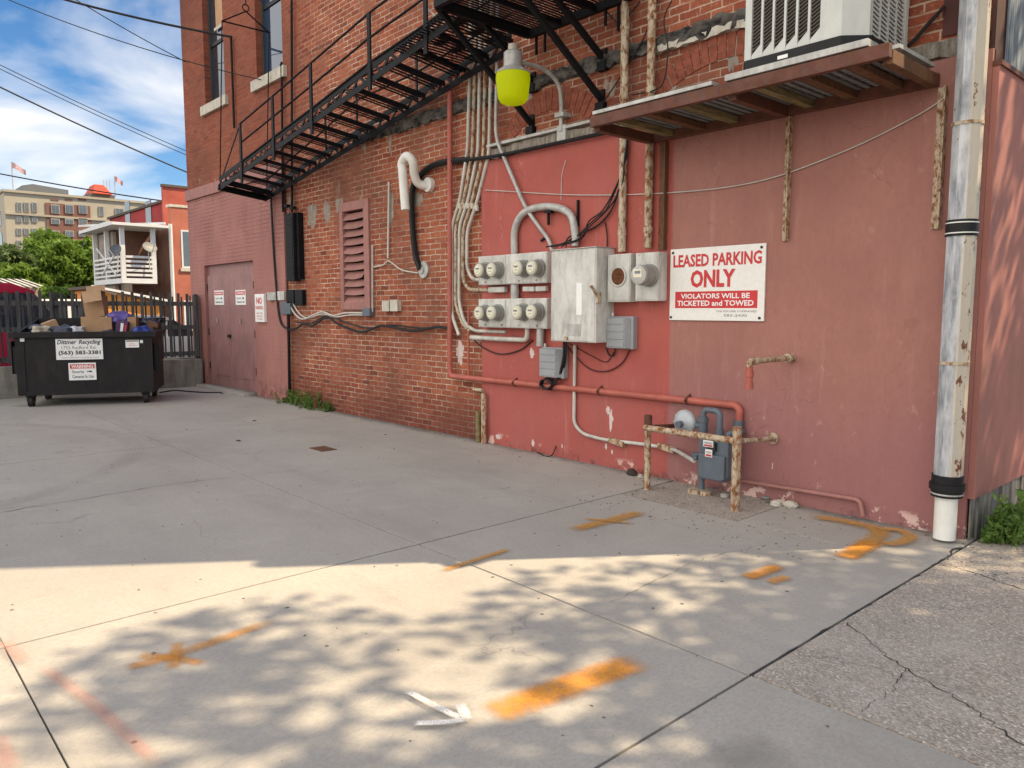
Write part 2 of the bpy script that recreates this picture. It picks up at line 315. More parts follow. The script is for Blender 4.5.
# ------------------------------------------------------------------ mesh builder
ROOT={}
class MB:
    def __init__(s): s.v=[];s.f=[];s.uv=None
    def add(s,vs,fs):
        k=len(s.v);s.v+=[tuple(map(float,p)) for p in vs];s.f+=[tuple(i+k for i in f) for f in fs];return s
    def box(s,x0,x1,y0,y1,z0,z1):
        x0,x1=sorted((x0,x1));y0,y1=sorted((y0,y1));z0,z1=sorted((z0,z1))
        return s.add([(x0,y0,z0),(x1,y0,z0),(x1,y1,z0),(x0,y1,z0),(x0,y0,z1),(x1,y0,z1),(x1,y1,z1),(x0,y1,z1)],
          [(3,2,1,0),(4,5,6,7),(0,1,5,4),(1,2,6,5),(2,3,7,6),(3,0,4,7)])
    def bar(s,a,b,w,h,upv=(0,0,1)):
        a=Vector(a);b=Vector(b);d=(b-a).normalized();u=Vector(upv)
        if abs(d.dot(u))>.98: u=Vector((0,1,0))
        sd_=d.cross(u).normalized();u=sd_.cross(d).normalized();vs=[]
        for p in (a,b):
            for i,j in ((-1,-1),(1,-1),(1,1),(-1,1)): vs.append(p+sd_*i*w/2+u*j*h/2)
        return s.add(vs,[(0,1,2,3),(7,6,5,4),(0,4,5,1),(1,5,6,2),(2,6,7,3),(3,7,4,0)])
    def tube(s,pts,r,seg=10,cap=True,rs=None):
        P=[Vector(p) for p in pts];n=len(P);k=len(s.v);prev=None
        for i,p in enumerate(P):
            d=(P[min(i+1,n-1)]-P[max(i-1,0)]).normalized()
            if prev is None:
                u=d.cross(Vector((0,0,1)));u=u if u.length>.05 else d.cross(Vector((0,1,0)));u.normalize()
            else: u=(prev-d*prev.dot(d)).normalized()
            prev=u;v=d.cross(u);rr=rs[i] if rs else r
            for j in range(seg):
                a=2*math.pi*j/seg;q=p+u*math.cos(a)*rr+v*math.sin(a)*rr;s.v.append(tuple(q))
        for i in range(n-1):
            for j in range(seg):
                a=k+i*seg+j;b=k+i*seg+(j+1)%seg;s.f.append((a,b,b+seg,a+seg))
        if cap: s.f.append(tuple(k+j for j in reversed(range(seg))));s.f.append(tuple(k+(n-1)*seg+j for j in range(seg)))
        return s
    def cyl(s,a,b,r,seg=16): return s.tube([a,b],r,seg)
    def prism(s,poly,ax,t0,t1):
        """poly = list of 2-D points, extruded along axis ax between t0 and t1"""
        n=len(poly);vs=[]
        for t in (t0,t1):
            for p in poly:
                q=list(p);q.insert(ax,t);vs.append(q)
        return s.add(vs,[tuple(range(n)),tuple(range(2*n-1,n-1,-1))]+[(i+n,(i+1)%n+n,(i+1)%n,i) for i in range(n)])
    def build(s,name,m,parent=None,smooth=False,local=False,bevel=0.,label=None,kind=None):
        me=bpy.data.meshes.new(name)
        off=(0,0,0)
        if parent is not None and not local: off=ROOT.get(parent.name,(0,0,0))
        me.from_pydata([(a-off[0],b-off[1],c-off[2]) for a,b,c in s.v],[],s.f);me.update()
        if s.uv:
            l=me.uv_layers.new(name='UVMap')
            for i,lp in enumerate(me.loops): l.data[i].uv=s.uv[lp.vertex_index]
        import bmesh
        bm=bmesh.new();bm.from_mesh(me)
        if not s.uv: bmesh.ops.recalc_face_normals(bm,faces=bm.faces)
        if bevel: bmesh.ops.bevel(bm,geom=list(bm.edges),offset=bevel,segments=2,profile=.6,affect='EDGES')
        bm.to_mesh(me);bm.free()
        o=bpy.data.objects.new(name,me);C.objects.link(o);me.materials.append(m)
        if smooth:
            for p in me.polygons: p.use_smooth=True
            try: me.set_sharp_from_angle(angle=R(40))
            except Exception: pass
        if parent is not None:
            o.parent=parent;ROOT[o.name]=off
        if label: o['label']=label
        if kind: o['kind']=kind
        return o
def thing(name,label,cat,loc=(0,0,0),rz=0.,group=None):
    o=bpy.data.objects.new(name,None);C.objects.link(o);o.location=tuple(map(float,loc));o.rotation_euler=(0,0,rz);o.empty_display_size=.2
    o['label']=label;o['category']=cat
    if group:o['group']=group
    ROOT[o.name]=tuple(map(float,loc));return o
def tag(o,label,cat,group=None):
    o['label']=label;o['category']=cat
    if group:o['group']=group
    return o
def struct(o): o['kind']='structure';return o
def smoothpts(pts,k=5):
    """Catmull-Rom through 3-D points"""
    P=[np.array(p,float) for p in pts];P=[2*P[0]-P[1]]+P+[2*P[-1]-P[-2]];out=[]
    for i in range(1,len(P)-2):
        a,b,c,d=P[i-1:i+3]
        for t in np.linspace(0,1,k,endpoint=False):
            out.append(.5*((2*b)+(-a+c)*t+(2*a-5*b+4*c-d)*t*t+(-a+3*b-3*c+d)*t**3))
    out.append(P[-2]);return out
def fillet(pts,r=.06,k=5):
    P=[np.array(p,float) for p in pts];out=[P[0]]
    for i in range(1,len(P)-1):
        a,b,c=P[i-1],P[i],P[i+1];la=np.linalg.norm(a-b);lc=np.linalg.norm(c-b);q=min(r,la*.45,lc*.45)
        p0=b+(a-b)/la*q;p1=b+(c-b)/lc*q
        for t in np.linspace(0,1,k): out.append((1-t)**2*p0+2*t*(1-t)*b+t*t*p1)
    out.append(P[-1]);return out
def wpts(pp,o): return [W(p[0],p[1],p[2] if len(p)>2 else o) for p in pp]
def wext(x0,x1,y0,y1,o):
    xm=(x0+x1)/2;ym=(y0+y1)/2
    return W(x0,ym,o)[0],W(x1,ym,o)[0],W(xm,y1,o)[2],W(xm,y0,o)[2]   # X0,X1,Zbottom,Ztop
def text(body,x0,x1,z0,z1,o,m,parent,bold=0.,shear=0.,frame=None,name='lettering',box=None):
    """lettering fitted in the rectangle x0..x1, z0..z1; on the wall facing -Y at y=o, or through frame(x,z)->point"""
    cu=bpy.data.curves.new('t','FONT');cu.body=body;cu.size=1;cu.offset=bold;cu.shear=shear;cu.resolution_u=2;cu.extrude=0
    to=bpy.data.objects.new('t',cu);C.objects.link(to);bpy.context.view_layer.update()
    me=bpy.data.meshes.new_from_object(to.evaluated_get(bpy.context.evaluated_depsgraph_get()));bpy.data.objects.remove(to)
    co=np.array([v.co[:] for v in me.vertices]);mn=co.min(0);mx_=co.max(0)
    ys=[c for c in body if c in 'gjpqy'];
    mb=MB();off=ROOT.get(parent.name,(0,0,0))
    for v in me.vertices:
        x=x0+(v.co.x-mn[0])/(mx_[0]-mn[0])*(x1-x0);z=z0+(v.co.y-mn[1])/(mx_[1]-mn[1])*(z1-z0)
        mb.v.append(tuple(frame(x,z)) if frame else (x,o,z))
    for p in me.polygons: mb.f.append(tuple(p.vertices))
    n=len(mb.v)
    return mb.build(name,m,parent,local=bool(frame))
# ------------------------------------------------------------------ ground
def sheet(name,x0,x1,y0,y1,z,m): return MB().add([(x0,y0,z),(x1,y0,z),(x1,y1,z),(x0,y1,z)],[(0,1,2,3)]).build(name,m)
struct(sheet('ground',-900,900,-900,900,-.034,m_asph))
XA,YB,YE,XD=-3.93,-2.77,-5.0,-1.57
mb=MB().box(-15.2,XD,-12,1,-.033,-.03);lot=mb.build('concrete_lot',m_gap);struct(lot)
g=.0075
def slab(x0,x1,y0,y1,m=m_conc,name='slab'):
    o=MB().box(x0+g,x1-g,y0+g,y1-g,-.028,0.).build(name,m,lot,bevel=.0015);return o
for x0,x1,y0,y1 in ((-15.1,-9.6,YB,.02),(-9.6,XA,YB,.02),(XA,XD,YB,-.78),(XA,-2.86,-.78,-.74),
                    (-15.1,-8.7,YE-.008,YB),(-8.7,XA,YE-.008,YB),(XA,XD,YE-.008,YB),(XA,-2.3,-9,YE),(-2.3,XD,-9,YE)):
    if (x1,y1)==(-2.86,-.74): continue
    slab(x0,x1,y0,y1)
slab(-2.86,XD,-.78,.02);slab(-15.1,XA,-9,-5.55);MB().box(-15.1+g,XA-g,-5.54,YE-.002,-.028,-.004).build('rough_patch',m_patch,lot)

MB().box(XA+g,-2.86-g,-.78+g,.02,-.028,-.004).build('rough_patch',m_patch,lot)
struct(MB().box(XD+.012,6,YB+.006,9,-.028,.004).build('old_paving',m_aggr))
struct(MB().box(XD+.008,8,-4.4,YB-.004,-.028,.002).build('sidewalk',m_conc))
struct(MB().box(XD+.008,8,-12,-4.41,-.028,.001).build('sidewalk',m_conc))
# tar joint along the old paving
jr=random.Random(9);jp=[(XD+.004,YB,-.003)]+[(XD+.006+jr.uniform(-.010,.014),YB+i*.12,-.003) for i in range(1,20)]+[(-1.60,-.35,-.001),(-1.52,-.2,.0)]
jq=smoothpts(jp,3);MB().tube([tuple(p) for p in jq],.008,6,True,[jr.uniform(.004,.011) for _ in jq]).build('tar_joint',pmat('tar',(.045,.043,.04),.85,0,.3,9),lot)
oldp=[o for o in bpy.data.objects if o.name.startswith('old_paving')][0]
def crack(pts,par,label=None,z=.005,w=.007,k=1):
    rr=random.Random(k);P=smoothpts([G(*p,z) for p in pts],9);mb=MB()
    for p in P:
        p=np.array(p)+np.array([rr.gauss(0,.008),rr.gauss(0,.008),0]);a=rr.random()*3;ww=w*rr.uniform(.3,1.2)
        mb.v+=[(p[0]-ww*.5,p[1]-ww*.7,z),(p[0]+ww*.5,p[1]+ww*.7,z)]
    for i in range(len(P)-1): mb.f.append((2*i,2*i+1,2*i+3,2*i+2))
    mb.build('crack',m_gap,par)
crack([(845,622),(880,650),(905,668),(960,700),(990,722),(1060,770)],oldp,z=.0065,w=.0045,k=1)
crack([(930,563),(970,571),(1010,585),(1060,600)],oldp,z=.0065,w=.004,k=2)
crack([(905,668),(890,690),(860,712)],oldp,z=.0065,w=.003,k=4)
crack([(612,602),(660,578),(700,560),(760,545)],lot,z=.0022,w=.0025,k=5)
crack([(0,512),(100,496),(180,483),(300,470)],lot,z=.0022,w=.006,k=6)
# spray marks on the concrete
m_or=spray_mat('orange spray paint',(.80,.33,.04),.9);m_orl=spray_mat('light orange spray paint',(.72,.33,.06),.6);m_orf=spray_mat('faded orange spray paint',(.62,.30,.05),.85);m_wsp=spray_mat('white spray paint',(.85,.85,.84),1.,.75);m_rsp=spray_mat('faded red spray paint',(.62,.26,.2),.42)
def spray(pts,wid,m,label,z=.004):
    P=[G(*p,z) for p in pts];P=smoothpts(P,8) if len(P)>2 else [P[0]+(P[1]-P[0])*t for t in np.linspace(0,1,9)]
    mb=MB();uv=[];n=len(P)
    for i,p in enumerate(P):
        d=P[min(i+1,n-1)]-P[max(i-1,0)];d/=np.linalg.norm(d);s=np.array([-d[1],d[0],0])*wid*.68
        mb.v+=[tuple(p-s),tuple(p),tuple(p+s)];uv+=[(i/(n-1),-1),(i/(n-1),0),(i/(n-1),1)]
    for i in range(n-1):
        a=3*i;mb.f+=[(a,a+1,a+4,a+3),(a+1,a+2,a+5,a+4)]
    mb.uv=uv;o=mb.build('paint_mark',m,lot,label=label);return o
k=0
for pts,wd,m,lb in [
 ([(122,669),(180,653),(280,618)],.085,m_orl,'long orange stroke through the cross mark'),
 ([(136,655),(170,657),(207,664)],.06,m_orl,'short orange cross stroke'),([(178,641),(172,670)],.06,m_orl,'short orange upright stroke'),
 ([(486,716),(560,688),(645,658)],.17,m_or,'broad bright orange patch'),
 ([(440,571),(512,548)],.06,m_orf,'thin faded orange dash'),
 ([(570,530),(645,511)],.13,m_orf,'thick faded orange stroke near the gas meter'),([(583,518),(634,523)],.05,m_orf,'thin crossing orange stroke'),
 ([(745,578),(781,565)],.1,m_or,'short thick orange dash'),([(768,582),(789,576)],.075,m_or,'smaller short orange dash'),
 ([(808,515),(850,522),(880,532),(845,557)],.14,m_orf,'faded orange hooked stroke by the wall corner'),([(842,558),(875,541)],.14,m_or,'orange tail of the hooked stroke'),
 ([(870,528),(900,530),(910,537),(895,543),(875,541)],.10,m_orf,'faded orange ring'),
 ([(404,689),(440,708),(464,719)],.03,m_wsp,'white arrow shaft'),([(413,723),(440,722),(470,719)],.03,m_wsp,'white arrow barb'),([(459,703),(464,712),(468,720)],.04,m_wsp,'short white arrow barb'),
 ([(40,664),(95,705),(165,770)],.055,m_rsp,'faded red line'),([(3,640),(26,662)],.06,m_rsp,'short faded red dash'),([(-6,735),(14,772)],.07,m_rsp,'faded red dash by the frame edge')]:
    spray(pts,wd,m,lb,.0035+.0012*k);k+=1
# small iron plate in the slab
pc=G(323,449)
tag(MB().box(pc[0]-.14,pc[0]+.14,pc[1]-.09,pc[1]+.09,0.0,.006).build('utility_cover',m_rustb),'small rusty rectangular cover set in the concrete slab','cover')
# ------------------------------------------------------------------ the brick building
XL,XR=-15.74,-1.66;ZT=9.2
bld=thing('brick_building','red brick building with mauve and red painted ground floor beside the parking lot','building',(-8.6,6,0))
XB=W(290,350)[0]
door=wext(205,252,266,392,0);door=(-14.98,-12.72,0.,2.33)
wn1=(W(205.5,100)[0],W(225,90)[0],W(212,103)[2],7.5)
wn2=(W(257,80)[0],W(283,70)[0],W(268,75)[2],7.6)
lv=(W(342,255)[0],W(371,255)[0],1.49,W(356,201)[2])
XS=W(485,300)[0];ZP=3.1
def grid_wall(x0,x1,z0,z1,holes,y=0.,dep=.16):
    mb=MB();xs=sorted({x0,x1,*[h[0] for h in holes],*[h[1] for h in holes]});zs=sorted({z0,z1,*[h[2] for h in holes],*[h[3] for h in holes]})
    xs=[x for x in xs if x0<=x<=x1];zs=[z for z in zs if z0<=z<=z1]
    for i in range(len(xs)-1):
        for j in range(len(zs)-1):
            xm=(xs[i]+xs[i+1])/2;zm=(zs[j]+zs[j+1])/2
            if any(h[0]<xm<h[1] and h[2]<zm<h[3] for h in holes): continue
            a,b,c,d=xs[i],xs[i+1],zs[j],zs[j+1];mb.add([(a,y,c),(b,y,c),(b,y,d),(a,y,d)],[(0,1,2,3)])
    for a,b,c,d in holes:
        e=y+dep
        mb.add([(a,y,c),(a,e,c),(a,e,d),(a,y,d)],[(0,1,2,3)]);mb.add([(b,y,c),(b,e,c),(b,e,d),(b,y,d)],[(3,2,1,0)])
        mb.add([(a,y,d),(b,y,d),(b,e,d),(a,e,d)],[(0,1,2,3)]);mb.add([(a,y,c),(b,y,c),(b,e,c),(a,e,c)],[(3,2,1,0)])
    return mb
ZBAND=3.62
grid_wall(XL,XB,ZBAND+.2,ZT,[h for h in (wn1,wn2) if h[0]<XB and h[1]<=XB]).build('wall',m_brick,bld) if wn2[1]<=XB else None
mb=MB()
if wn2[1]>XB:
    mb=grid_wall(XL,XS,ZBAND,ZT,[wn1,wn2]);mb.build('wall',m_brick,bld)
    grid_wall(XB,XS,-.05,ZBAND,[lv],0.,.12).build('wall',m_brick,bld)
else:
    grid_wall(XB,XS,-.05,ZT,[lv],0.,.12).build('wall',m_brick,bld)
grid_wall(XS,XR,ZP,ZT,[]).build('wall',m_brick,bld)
# mauve lower front, 2 cm proud, with string course
grid_wall(XL,XB,-.05,ZBAND,[door],-.012,.12).build('painted_wall',m_pbrick,bld)
MB().box(XL-.03,XB,-.05,.001,ZBAND,ZBAND+.2).build('string_course',m_mauve,bld,bevel=.006)
MB().box(XB-.42,XB,-.045,-.013,-.04,ZBAND-.002).build('pilaster',m_pbrick,bld,bevel=.006)
# side and back walls, roof, parapet
mb=MB().add([(XL,0,-.05),(XL,12,-.05),(XL,12,ZT),(XL,0,ZT)],[(0,1,2,3)]).add([(XL,12,-.05),(XR,12,-.05),(XR,12,ZT),(XL,12,ZT)],[(0,1,2,3)])
mb.add([(XR,0,-.05),(XR,12,-.05),(XR,12,ZT),(XR,0,ZT)],[(0,1,2,3)]);mb.build('side_wall',m_brick_r,bld)
MB().box(XL+.02,XR-.02,.02,11.98,ZT-.4,ZT-.3).build('roof',m_asph,bld)
MB().box(XL-.06,XR+.02,-.06,.2,ZT,ZT+.12).build('parapet_cap',m_stone,bld)
# stucco panel
MB().box(XS,XR+.03,-.045,-.001,-.04,ZP).build('stucco_panel',m_stucco,bld)
MB().box(XR+.032,XR+.07,-.045,8,.27,3.0).build('stucco_side_panel',pmat('mauve side paint',(.37,.145,.12),.7,0,.15,2,dirt=.3),bld)
MB().box(XR+.032,XR+.085,-.052,8,2.99,3.02).build('panel_flashing',m_brn,bld)
mb=MB()
for i in range(60): mb.prism([(i*.13-.03,.0),(i*.13+.05,.018),(i*.13+.1,.0),(i*.13+.05,-.012)],0,0,0) if False else mb.box(XR+.045,XR+(.062 if i%2 else .05),-.03+i*.12,-.03+(i+1)*.12,-.03,.268)
mb.build('metal_skirting',m_skirt,bld)
# crumbling ledge bands
def rough_band(x0,x1,z0,z1,o0,m,name,step=.09,amp=.02):
    mb=MB();n=int((x1-x0)/step);pr=[]
    for i in range(n+1):
        x=x0+(x1-x0)*i/n
        pr.append([(x,0.0,z0+random.uniform(-amp,amp)*.6),(x,-o0-random.uniform(0,amp),z0+random.uniform(-amp,amp)),(x,-o0-random.uniform(0,amp),z1+random.uniform(-amp,amp)),(x,0.0,z1+random.uniform(-amp,amp))])
    k=len(mb.v)
    for q in pr: mb.v+=q
    for i in range(n):
        for j in range(3):
            a=k+i*4+j;mb.f.append((a,a+1,a+5,a+4))
    return mb.build(name,m,bld)
rough_band(-9.3,XR,3.71,3.83,.03,m_band,'ledge',.05,.028)
rough_band(-4.3,-3.1,3.69,3.75,.035,m_stone,'pale_strip',.05,.014)  # paler strip along the lower edge of the ledge
rough_band(XS+.1,XR,3.115,3.22,.03,m_capm,'panel_cap',.07,.012)
MB().box(XS+.12,-4.95,-.075,-.001,3.235,3.262).build('cap_flashing',m_galv,bld)
# relieving arches of the bricked-up openings, soldier bricks
def arch(xc,zc,r,a0,a1,nm='brick_arch'):
    mb=MB();n=int((a1-a0)*r/.075)
    for i in range(n):
        a=a0+(a1-a0)*(i+.08)/n;b=a0+(a1-a0)*(i+.92)/n
        p=[(xc+q*math.cos(t),zc+q*math.sin(t)) for q,t in ((r,a),(r+.2,a),(r+.2,b),(r,b))]
        mb.prism(p,1,-.006-.004*random.random(),-.0005)
    return mb.build(nm,pmat('arch brick',(.26,.075,.045),.9,0,.45,14),bld)
arch(-3.55,2.35,1.15,R(55),R(128));arch(-5.55,2.65,.82,R(50),R(130))
MB().box(-1.94,-1.70,-.012,-.0015,3.25,ZT).build('corner_paint',pmat('dark red corner paint',(.10,.035,.03),.8,0,.4,4),bld)
MB().box(XR+.002,XR+.03,-.02,.5,3.02,ZT).build('corner_board',pmat('dark red brown boards',(.085,.032,.026),.8,0,.45,4,dirt=.5),bld)
# boarded side opening
y0=XP(1003,70,XR+.03)[1]
mb=MB()
for i in range(9): mb.box(XR+.034,XR+.05,y0+i*.2,y0+i*.2+.194,3.03,6.)
mb.build('window_boarding',m_wood,bld,bevel=.003)
# door
MB().box(door[0],door[1],.06,.1,0,door[3]).build('door_frame',m_doorp,bld)
xm=(door[0]+door[1])/2-.02
for i,(a,b) in enumerate(((door[0]+.07,xm-.004),(xm+.004,door[1]-.07))):
    d=MB().box(a,b,.02,.059,.02,door[3]-.2).build('door',m_doorp,bld,bevel=.004,label=['left leaf of the mauve double door','right leaf of the mauve double door'][i])
    MB().box(a+.1,b-.1,.012,.0195,.25,.62).build('door_panel',m_doorp,d)
    MB().bar(((a+b)/2-.05,.0,1.33),((a+b)/2-.05,.0,1.24),.02,.02).build('pull',m_galv,d)
    for zz in (.35,1.0,1.85): MB().box(a-.02 if i==0 else b-.0,a+.0 if i==0 else b+.02,.004,.018,zz,zz+.13).build('hinge',m_blk,d)
MB().box(xm-.1,xm+.02,-.01,.018,.98,1.03).build('latch',m_blk,d)
MB().box(door[0],door[1],-.25,.05,.002,.05).build('threshold',m_conc,bld)
# windows
def window(wn,name,boards):
    a,b,c,d=wn;f=MB()
    y=.1;t=.06
    f.box(a,a+t,y,y+.05,c,d).box(b-t,b,y,y+.05,c,d).box(a+t,b-t,y,y+.05,c,c+t).box(a+t,b-t,y,y+.05,d-t,d)
    fo=f.build('window',pmat('dark window paint '+name,(.05,.05,.055),.6) ,bld)
    zm=(c+d)/2-.05
    MB().box(a+t,b-t,y+.01,y+.06,zm-.03,zm+.03).build('sash_rail',m_blk,fo)
    g_=MB().add([(a+t,y+.03,c+t),(b-t,y+.03,c+t),(b-t,y+.03,d-t),(a+t,y+.03,d-t)],[(0,1,2,3)]).build('pane',m_skyglass if not boards else m_glass,fo)
    MB().box(a+t,b-t,y+.07,y+.09,c,d).build('backing',m_dark,fo)
    MB().box(a-.13,b+.13,-.06,.09,c-.17,c-.002).build('sill',m_stone,fo,bevel=.006)
    return fo
f1=window(wn1,'a',True);f2=window(wn2,'b',False)
a,b,c,d=wn1
MB().box(a+.3,b-.07,.09,.099,c+1.28,c+1.33).build('ledge_strip',m_stone,f1)
MB().box(a+.35,b-.08,.105,.125,c+1.34,d-.07).build('paper_blind',pmat('tan blind',(.45,.27,.15),.8,0,.15,4),f1)
MB().box(a+.72,a+.76,.105,.125,c+.05,c+1.2).build('mullion',m_wht,f1)
# louvre vent
a,b,c,d=lv;f=MB();t=.09;t2=.13
f.box(a,a+t,-.035,.06,c,d).box(b-t2,b,-.035,.06,c,d).box(a+t,b-t2,-.035,.06,c,c+.1).box(a+t,b-t2,-.035,.06,d-.12,d)
lo=f.build('louvre_vent',m_mauve,bld,bevel=.004)
MB().box(a+.02,b-.02,.1,.115,c,d).build('backing',m_dark,lo)
n=11;hh=(d-.12-c-.1)/n
for i in range(n):
    z=c+.1+i*hh;xa=a+t;xb=b-t2-(.06 if i==3 else 0)
    mb=MB();N=8;vs=[]
    for j in range(N+1):
        x=xa+(xb-xa)*j/N;sg=.012*math.sin(math.pi*j/N)*(1 if i%3 else 1.8)
        vs+=[(x,-.03,z-sg+.004),(x,.035,z+hh*.8-sg*.3),(x,-.03,z-sg-.004),(x,.035,z+hh*.8-.008-sg*.3)]
    fs=[]
    for j in range(N):
        q=4*j;fs+=[(q,q+1,q+5,q+4),(q+2,q+6,q+7,q+3),(q,q+4,q+6,q+2)]
    mb.add(vs,fs);mb.build('slat',m_mauve,lo)
# ------------------------------------------------------------------ downpipe at the corner
px,py=-1.70,-.2;dp=thing('downpipe','tall galvanised downpipe with rust stains at the building corner','downpipe',(px,py,0))
def oct_(r,z0,z1,m,name,seg=10,par=None,x=px,y=py): return MB().cyl((x,y,z0),(x,y,z1),r,seg).build(name,m,par or dp,smooth=seg>12)
def pipe_mat():
    n=NT('peeling galvanised pipe');v=n.sc(n.pos,(1,1,.18))
    a=n.noise(26,v,8,.7);c=n.mix(n.ramp(a,[(.36,0),(.6,1)]),(.20,.21,.23),(.47,.48,.50))
    c=n.mix(n.ramp(n.noise(5.),[(.5,0),(.7,.5)]),c,(.6,.6,.6))
    s=n.sep();rm=sm(n,n.math('ADD',s[0],n.math('MULTIPLY',n.noise(7.,v),.05)),px+.045,px+.075)
    c=n.mix(n.math('MULTIPLY',rm,.8),c,(.55,.47,.36))
    k=n.math('ADD',n.noise(11.,n.sc(n.pos,(1,1,.6)),7,.7),n.math('MULTIPLY',rm,.08))
    c=n.mix(n.ramp(k,[(.645,0),(.675,1)]),c,(.16,.055,.02))
    n.bump(a,.3,.004);return n.fin(c,.55,.25)
mp=pipe_mat()
oct_(.086,.34,5.1,mp,'pipe',9)
MB().tube([(px,py,.02),(px,py,.36)],.066,20).build('plastic_outlet',m_pvc,dp,smooth=True)
oct_(.092,.30,.44,m_blk,'rubber_coupler',20);oct_(.104,.345,.385,m_blk,'rubber_coupler',20);oct_(.094,.315,.325,m_galv,'hose_clamp',20)
oct_(.091,1.95,2.05,m_blk,'rubber_sleeve',20);oct_(.0925,1.965,1.972,m_pvc,'hose_clamp',20);oct_(.0925,2.028,2.035,m_pvc,'hose_clamp',20)
for z in (2.62,1.15): oct_(.091,z,z+.02,m_rustc,'strap',12)
MB().bar((px,py,2.63),(px,-.046,2.63),.02,.03).build('wall_bracket',m_rustc,dp)
# ------------------------------------------------------------------ fire escape
fe=thing('fire_escape','black iron fire escape with platform and counterbalanced stair on the brick wall','fire escape',(-8.6,-.45,3.3))
WS0,WS1=W(266,199,.12),W(438,86,.12)
OO=.85;OS0,OS1=W(219,189,OO),W(440,42,OO)
sl=((WS1[2]-WS0[2])/(WS1[0]-WS0[0])+(OS1[2]-OS0[2])/(OS1[0]-OS0[0]))/2
ZPL=W(528,34,.12)[2];XPL=W(528,34,.12)[0]
XE=(WS0[0]+OS0[0])/2
zi=lambda x:WS0[2]+sl*(x-WS0[0])
XTOP=XPL-.25
for (yo,ref) in ((-.12,WS0),(-OO,OS0)):
    zf=lambda x,r=ref:r[2]+sl*(x-r[0])
    # laced stringer: two flats with lattice
    so_=MB().bar((XE,yo,zf(XE)+.0),(XTOP,yo,zf(XTOP)+.0),.012,.066).bar((XE,yo,zf(XE)+.14),(XTOP,yo,zf(XTOP)+.14),.012,.066)
    nl=int((XTOP-XE)/.16)
    for i in range(nl):
        xa=XE+.16*i;xb=xa+.16;z0,z1=(0,.14) if i%2 else (.14,0)
        so_.bar((xa,yo,zf(xa)+z0),(xb,yo,zf(xb)+z1),.01,.034)
    so_.build('stringer',m_black,fe)
zo=lambda x:OS0[2]+sl*(x-OS0[0])
nt=16
for i in range(nt):
    x=XE+.12+(XTOP-XE-.2)*i/(nt-1);mb=MB()
    for j in range(4):
        xx=x+j*.052-.08;mb.bar((xx,-.125,zi(xx)+.07),(xx,-OO+.005,zo(xx)+.07),.03,.008)
    mb.bar((x-.1,-.2,zi(x)+.05),(x+.1,-.2,zi(x)+.07),.01,.03).bar((x-.1,-.75,zo(x)+.05),(x+.1,-.75,zo(x)+.07),.01,.03)
    mb.bar((x+.11,-.125,zi(x+.11)+.055),(x+.11,-OO+.005,zo(x+.11)+.055),.012,.05)
    mb.build('tread',m_black,fe)
MB().bar((XE,-.1,zi(XE)+.02),(XE,-OO-.02,zo(XE)+.02),.05,.09).bar((XE+.3,-.1,zi(XE)+.04),(XE+.3,-OO,zo(XE)+.04),.02,.05).bar((XE,-.12,zi(XE)+.06),(XE+.3,-OO,zo(XE)+.07),.02,.02).build('end_bar',m_black,fe)
# outer railing
posts=[((235,126),(242,183)),((267,99),(274,160)),((303.5,67),(312,134)),((360,18),(370,90)),((417,-25),(426,54))]
tops=[]
for (t_,b_) in posts:
    B=W(b_[0],b_[1],OO+.01);T=W(t_[0],t_[1],OO+.01);T[0]=B[0]-.0
    MB().bar(B,T,.06,.02,(0,1,0)).build('railing_post',m_black,fe);tops.append((B,T))
for fr in (1.,.68,.36):
    P=[tuple(b+(t-b)*fr) for b,t in tops];P=[(P[0][0]-.0,P[0][1],P[0][2])]+P[1:]
    ext=np.array(P[-1])+(np.array(P[-1])-np.array(P[-2]))*.7
    MB().tube(P+[tuple(ext)],.013,6).build('handrail',m_black,fe)
MB().bar(tops[0][1],(XE,-OO,zo(XE)+.05),.012,.02).build('brace',m_black,fe)
# wall-side railing
pi_=[((316,92),(326,150)),((349,79),(357,123)),((408,30),(417,98))]
tp=[]
for t_,b_ in pi_:
    B=W(b_[0],b_[1],.13);T=W(t_[0],t_[1],.13);T[0]=B[0];MB().bar(B,(T[0],T[1],B[2]+.55),.035,.015,(0,1,0)).build('railing_post',m_black,fe);tp.append((B[0],B[1],B[2]+.55))
tp=[(XE+.1,-.13,zi(XE)+.55)]+tp+[(XTOP,-.13,zi(XTOP)+.6)]
for dz in (0,-.26): MB().tube([(p[0],p[1],p[2]+dz) for p in tp],.012,6).build('handrail',m_black,fe)
# counterbalance yoke
YO=[W(222,21,OO),W(267,34,.12),W(245,12,.48)]
xh=YO[0][0];z1=(YO[0][2]+YO[1][2])/2
A=(xh,-OO,YO[0][2]);B=(xh,-.12,YO[1][2]);T=(xh,-.48,YO[2][2])
yk=MB().tube([A,(XE+.02,-OO,zo(XE)+.05)],.009,6).tube([B,(XE+.05,-.12,zi(XE)+.05)],.009,6).tube([A,B],.011,6).tube([A,T],.011,6).tube([B,T],.011,6)
ring=[(T[0],T[1]+.05*math.sin(a),T[2]+.05+.05*math.cos(a)) for a in np.linspace(0,2*math.pi,13)]
yk.tube(ring,.009,6,False).tube([(T[0],T[1],T[2]+.1),(T[0]+.05,T[1],T[2]+2.5)],.008,6)
yk.build('counterbalance_yoke',m_black,fe)
wm=W(231,38,.04);wb=W(234,127,.04)
MB().tube([wm,(wm[0],-.04,wb[2]-.02)],.02,8).build('guide_rod',m_black,fe)
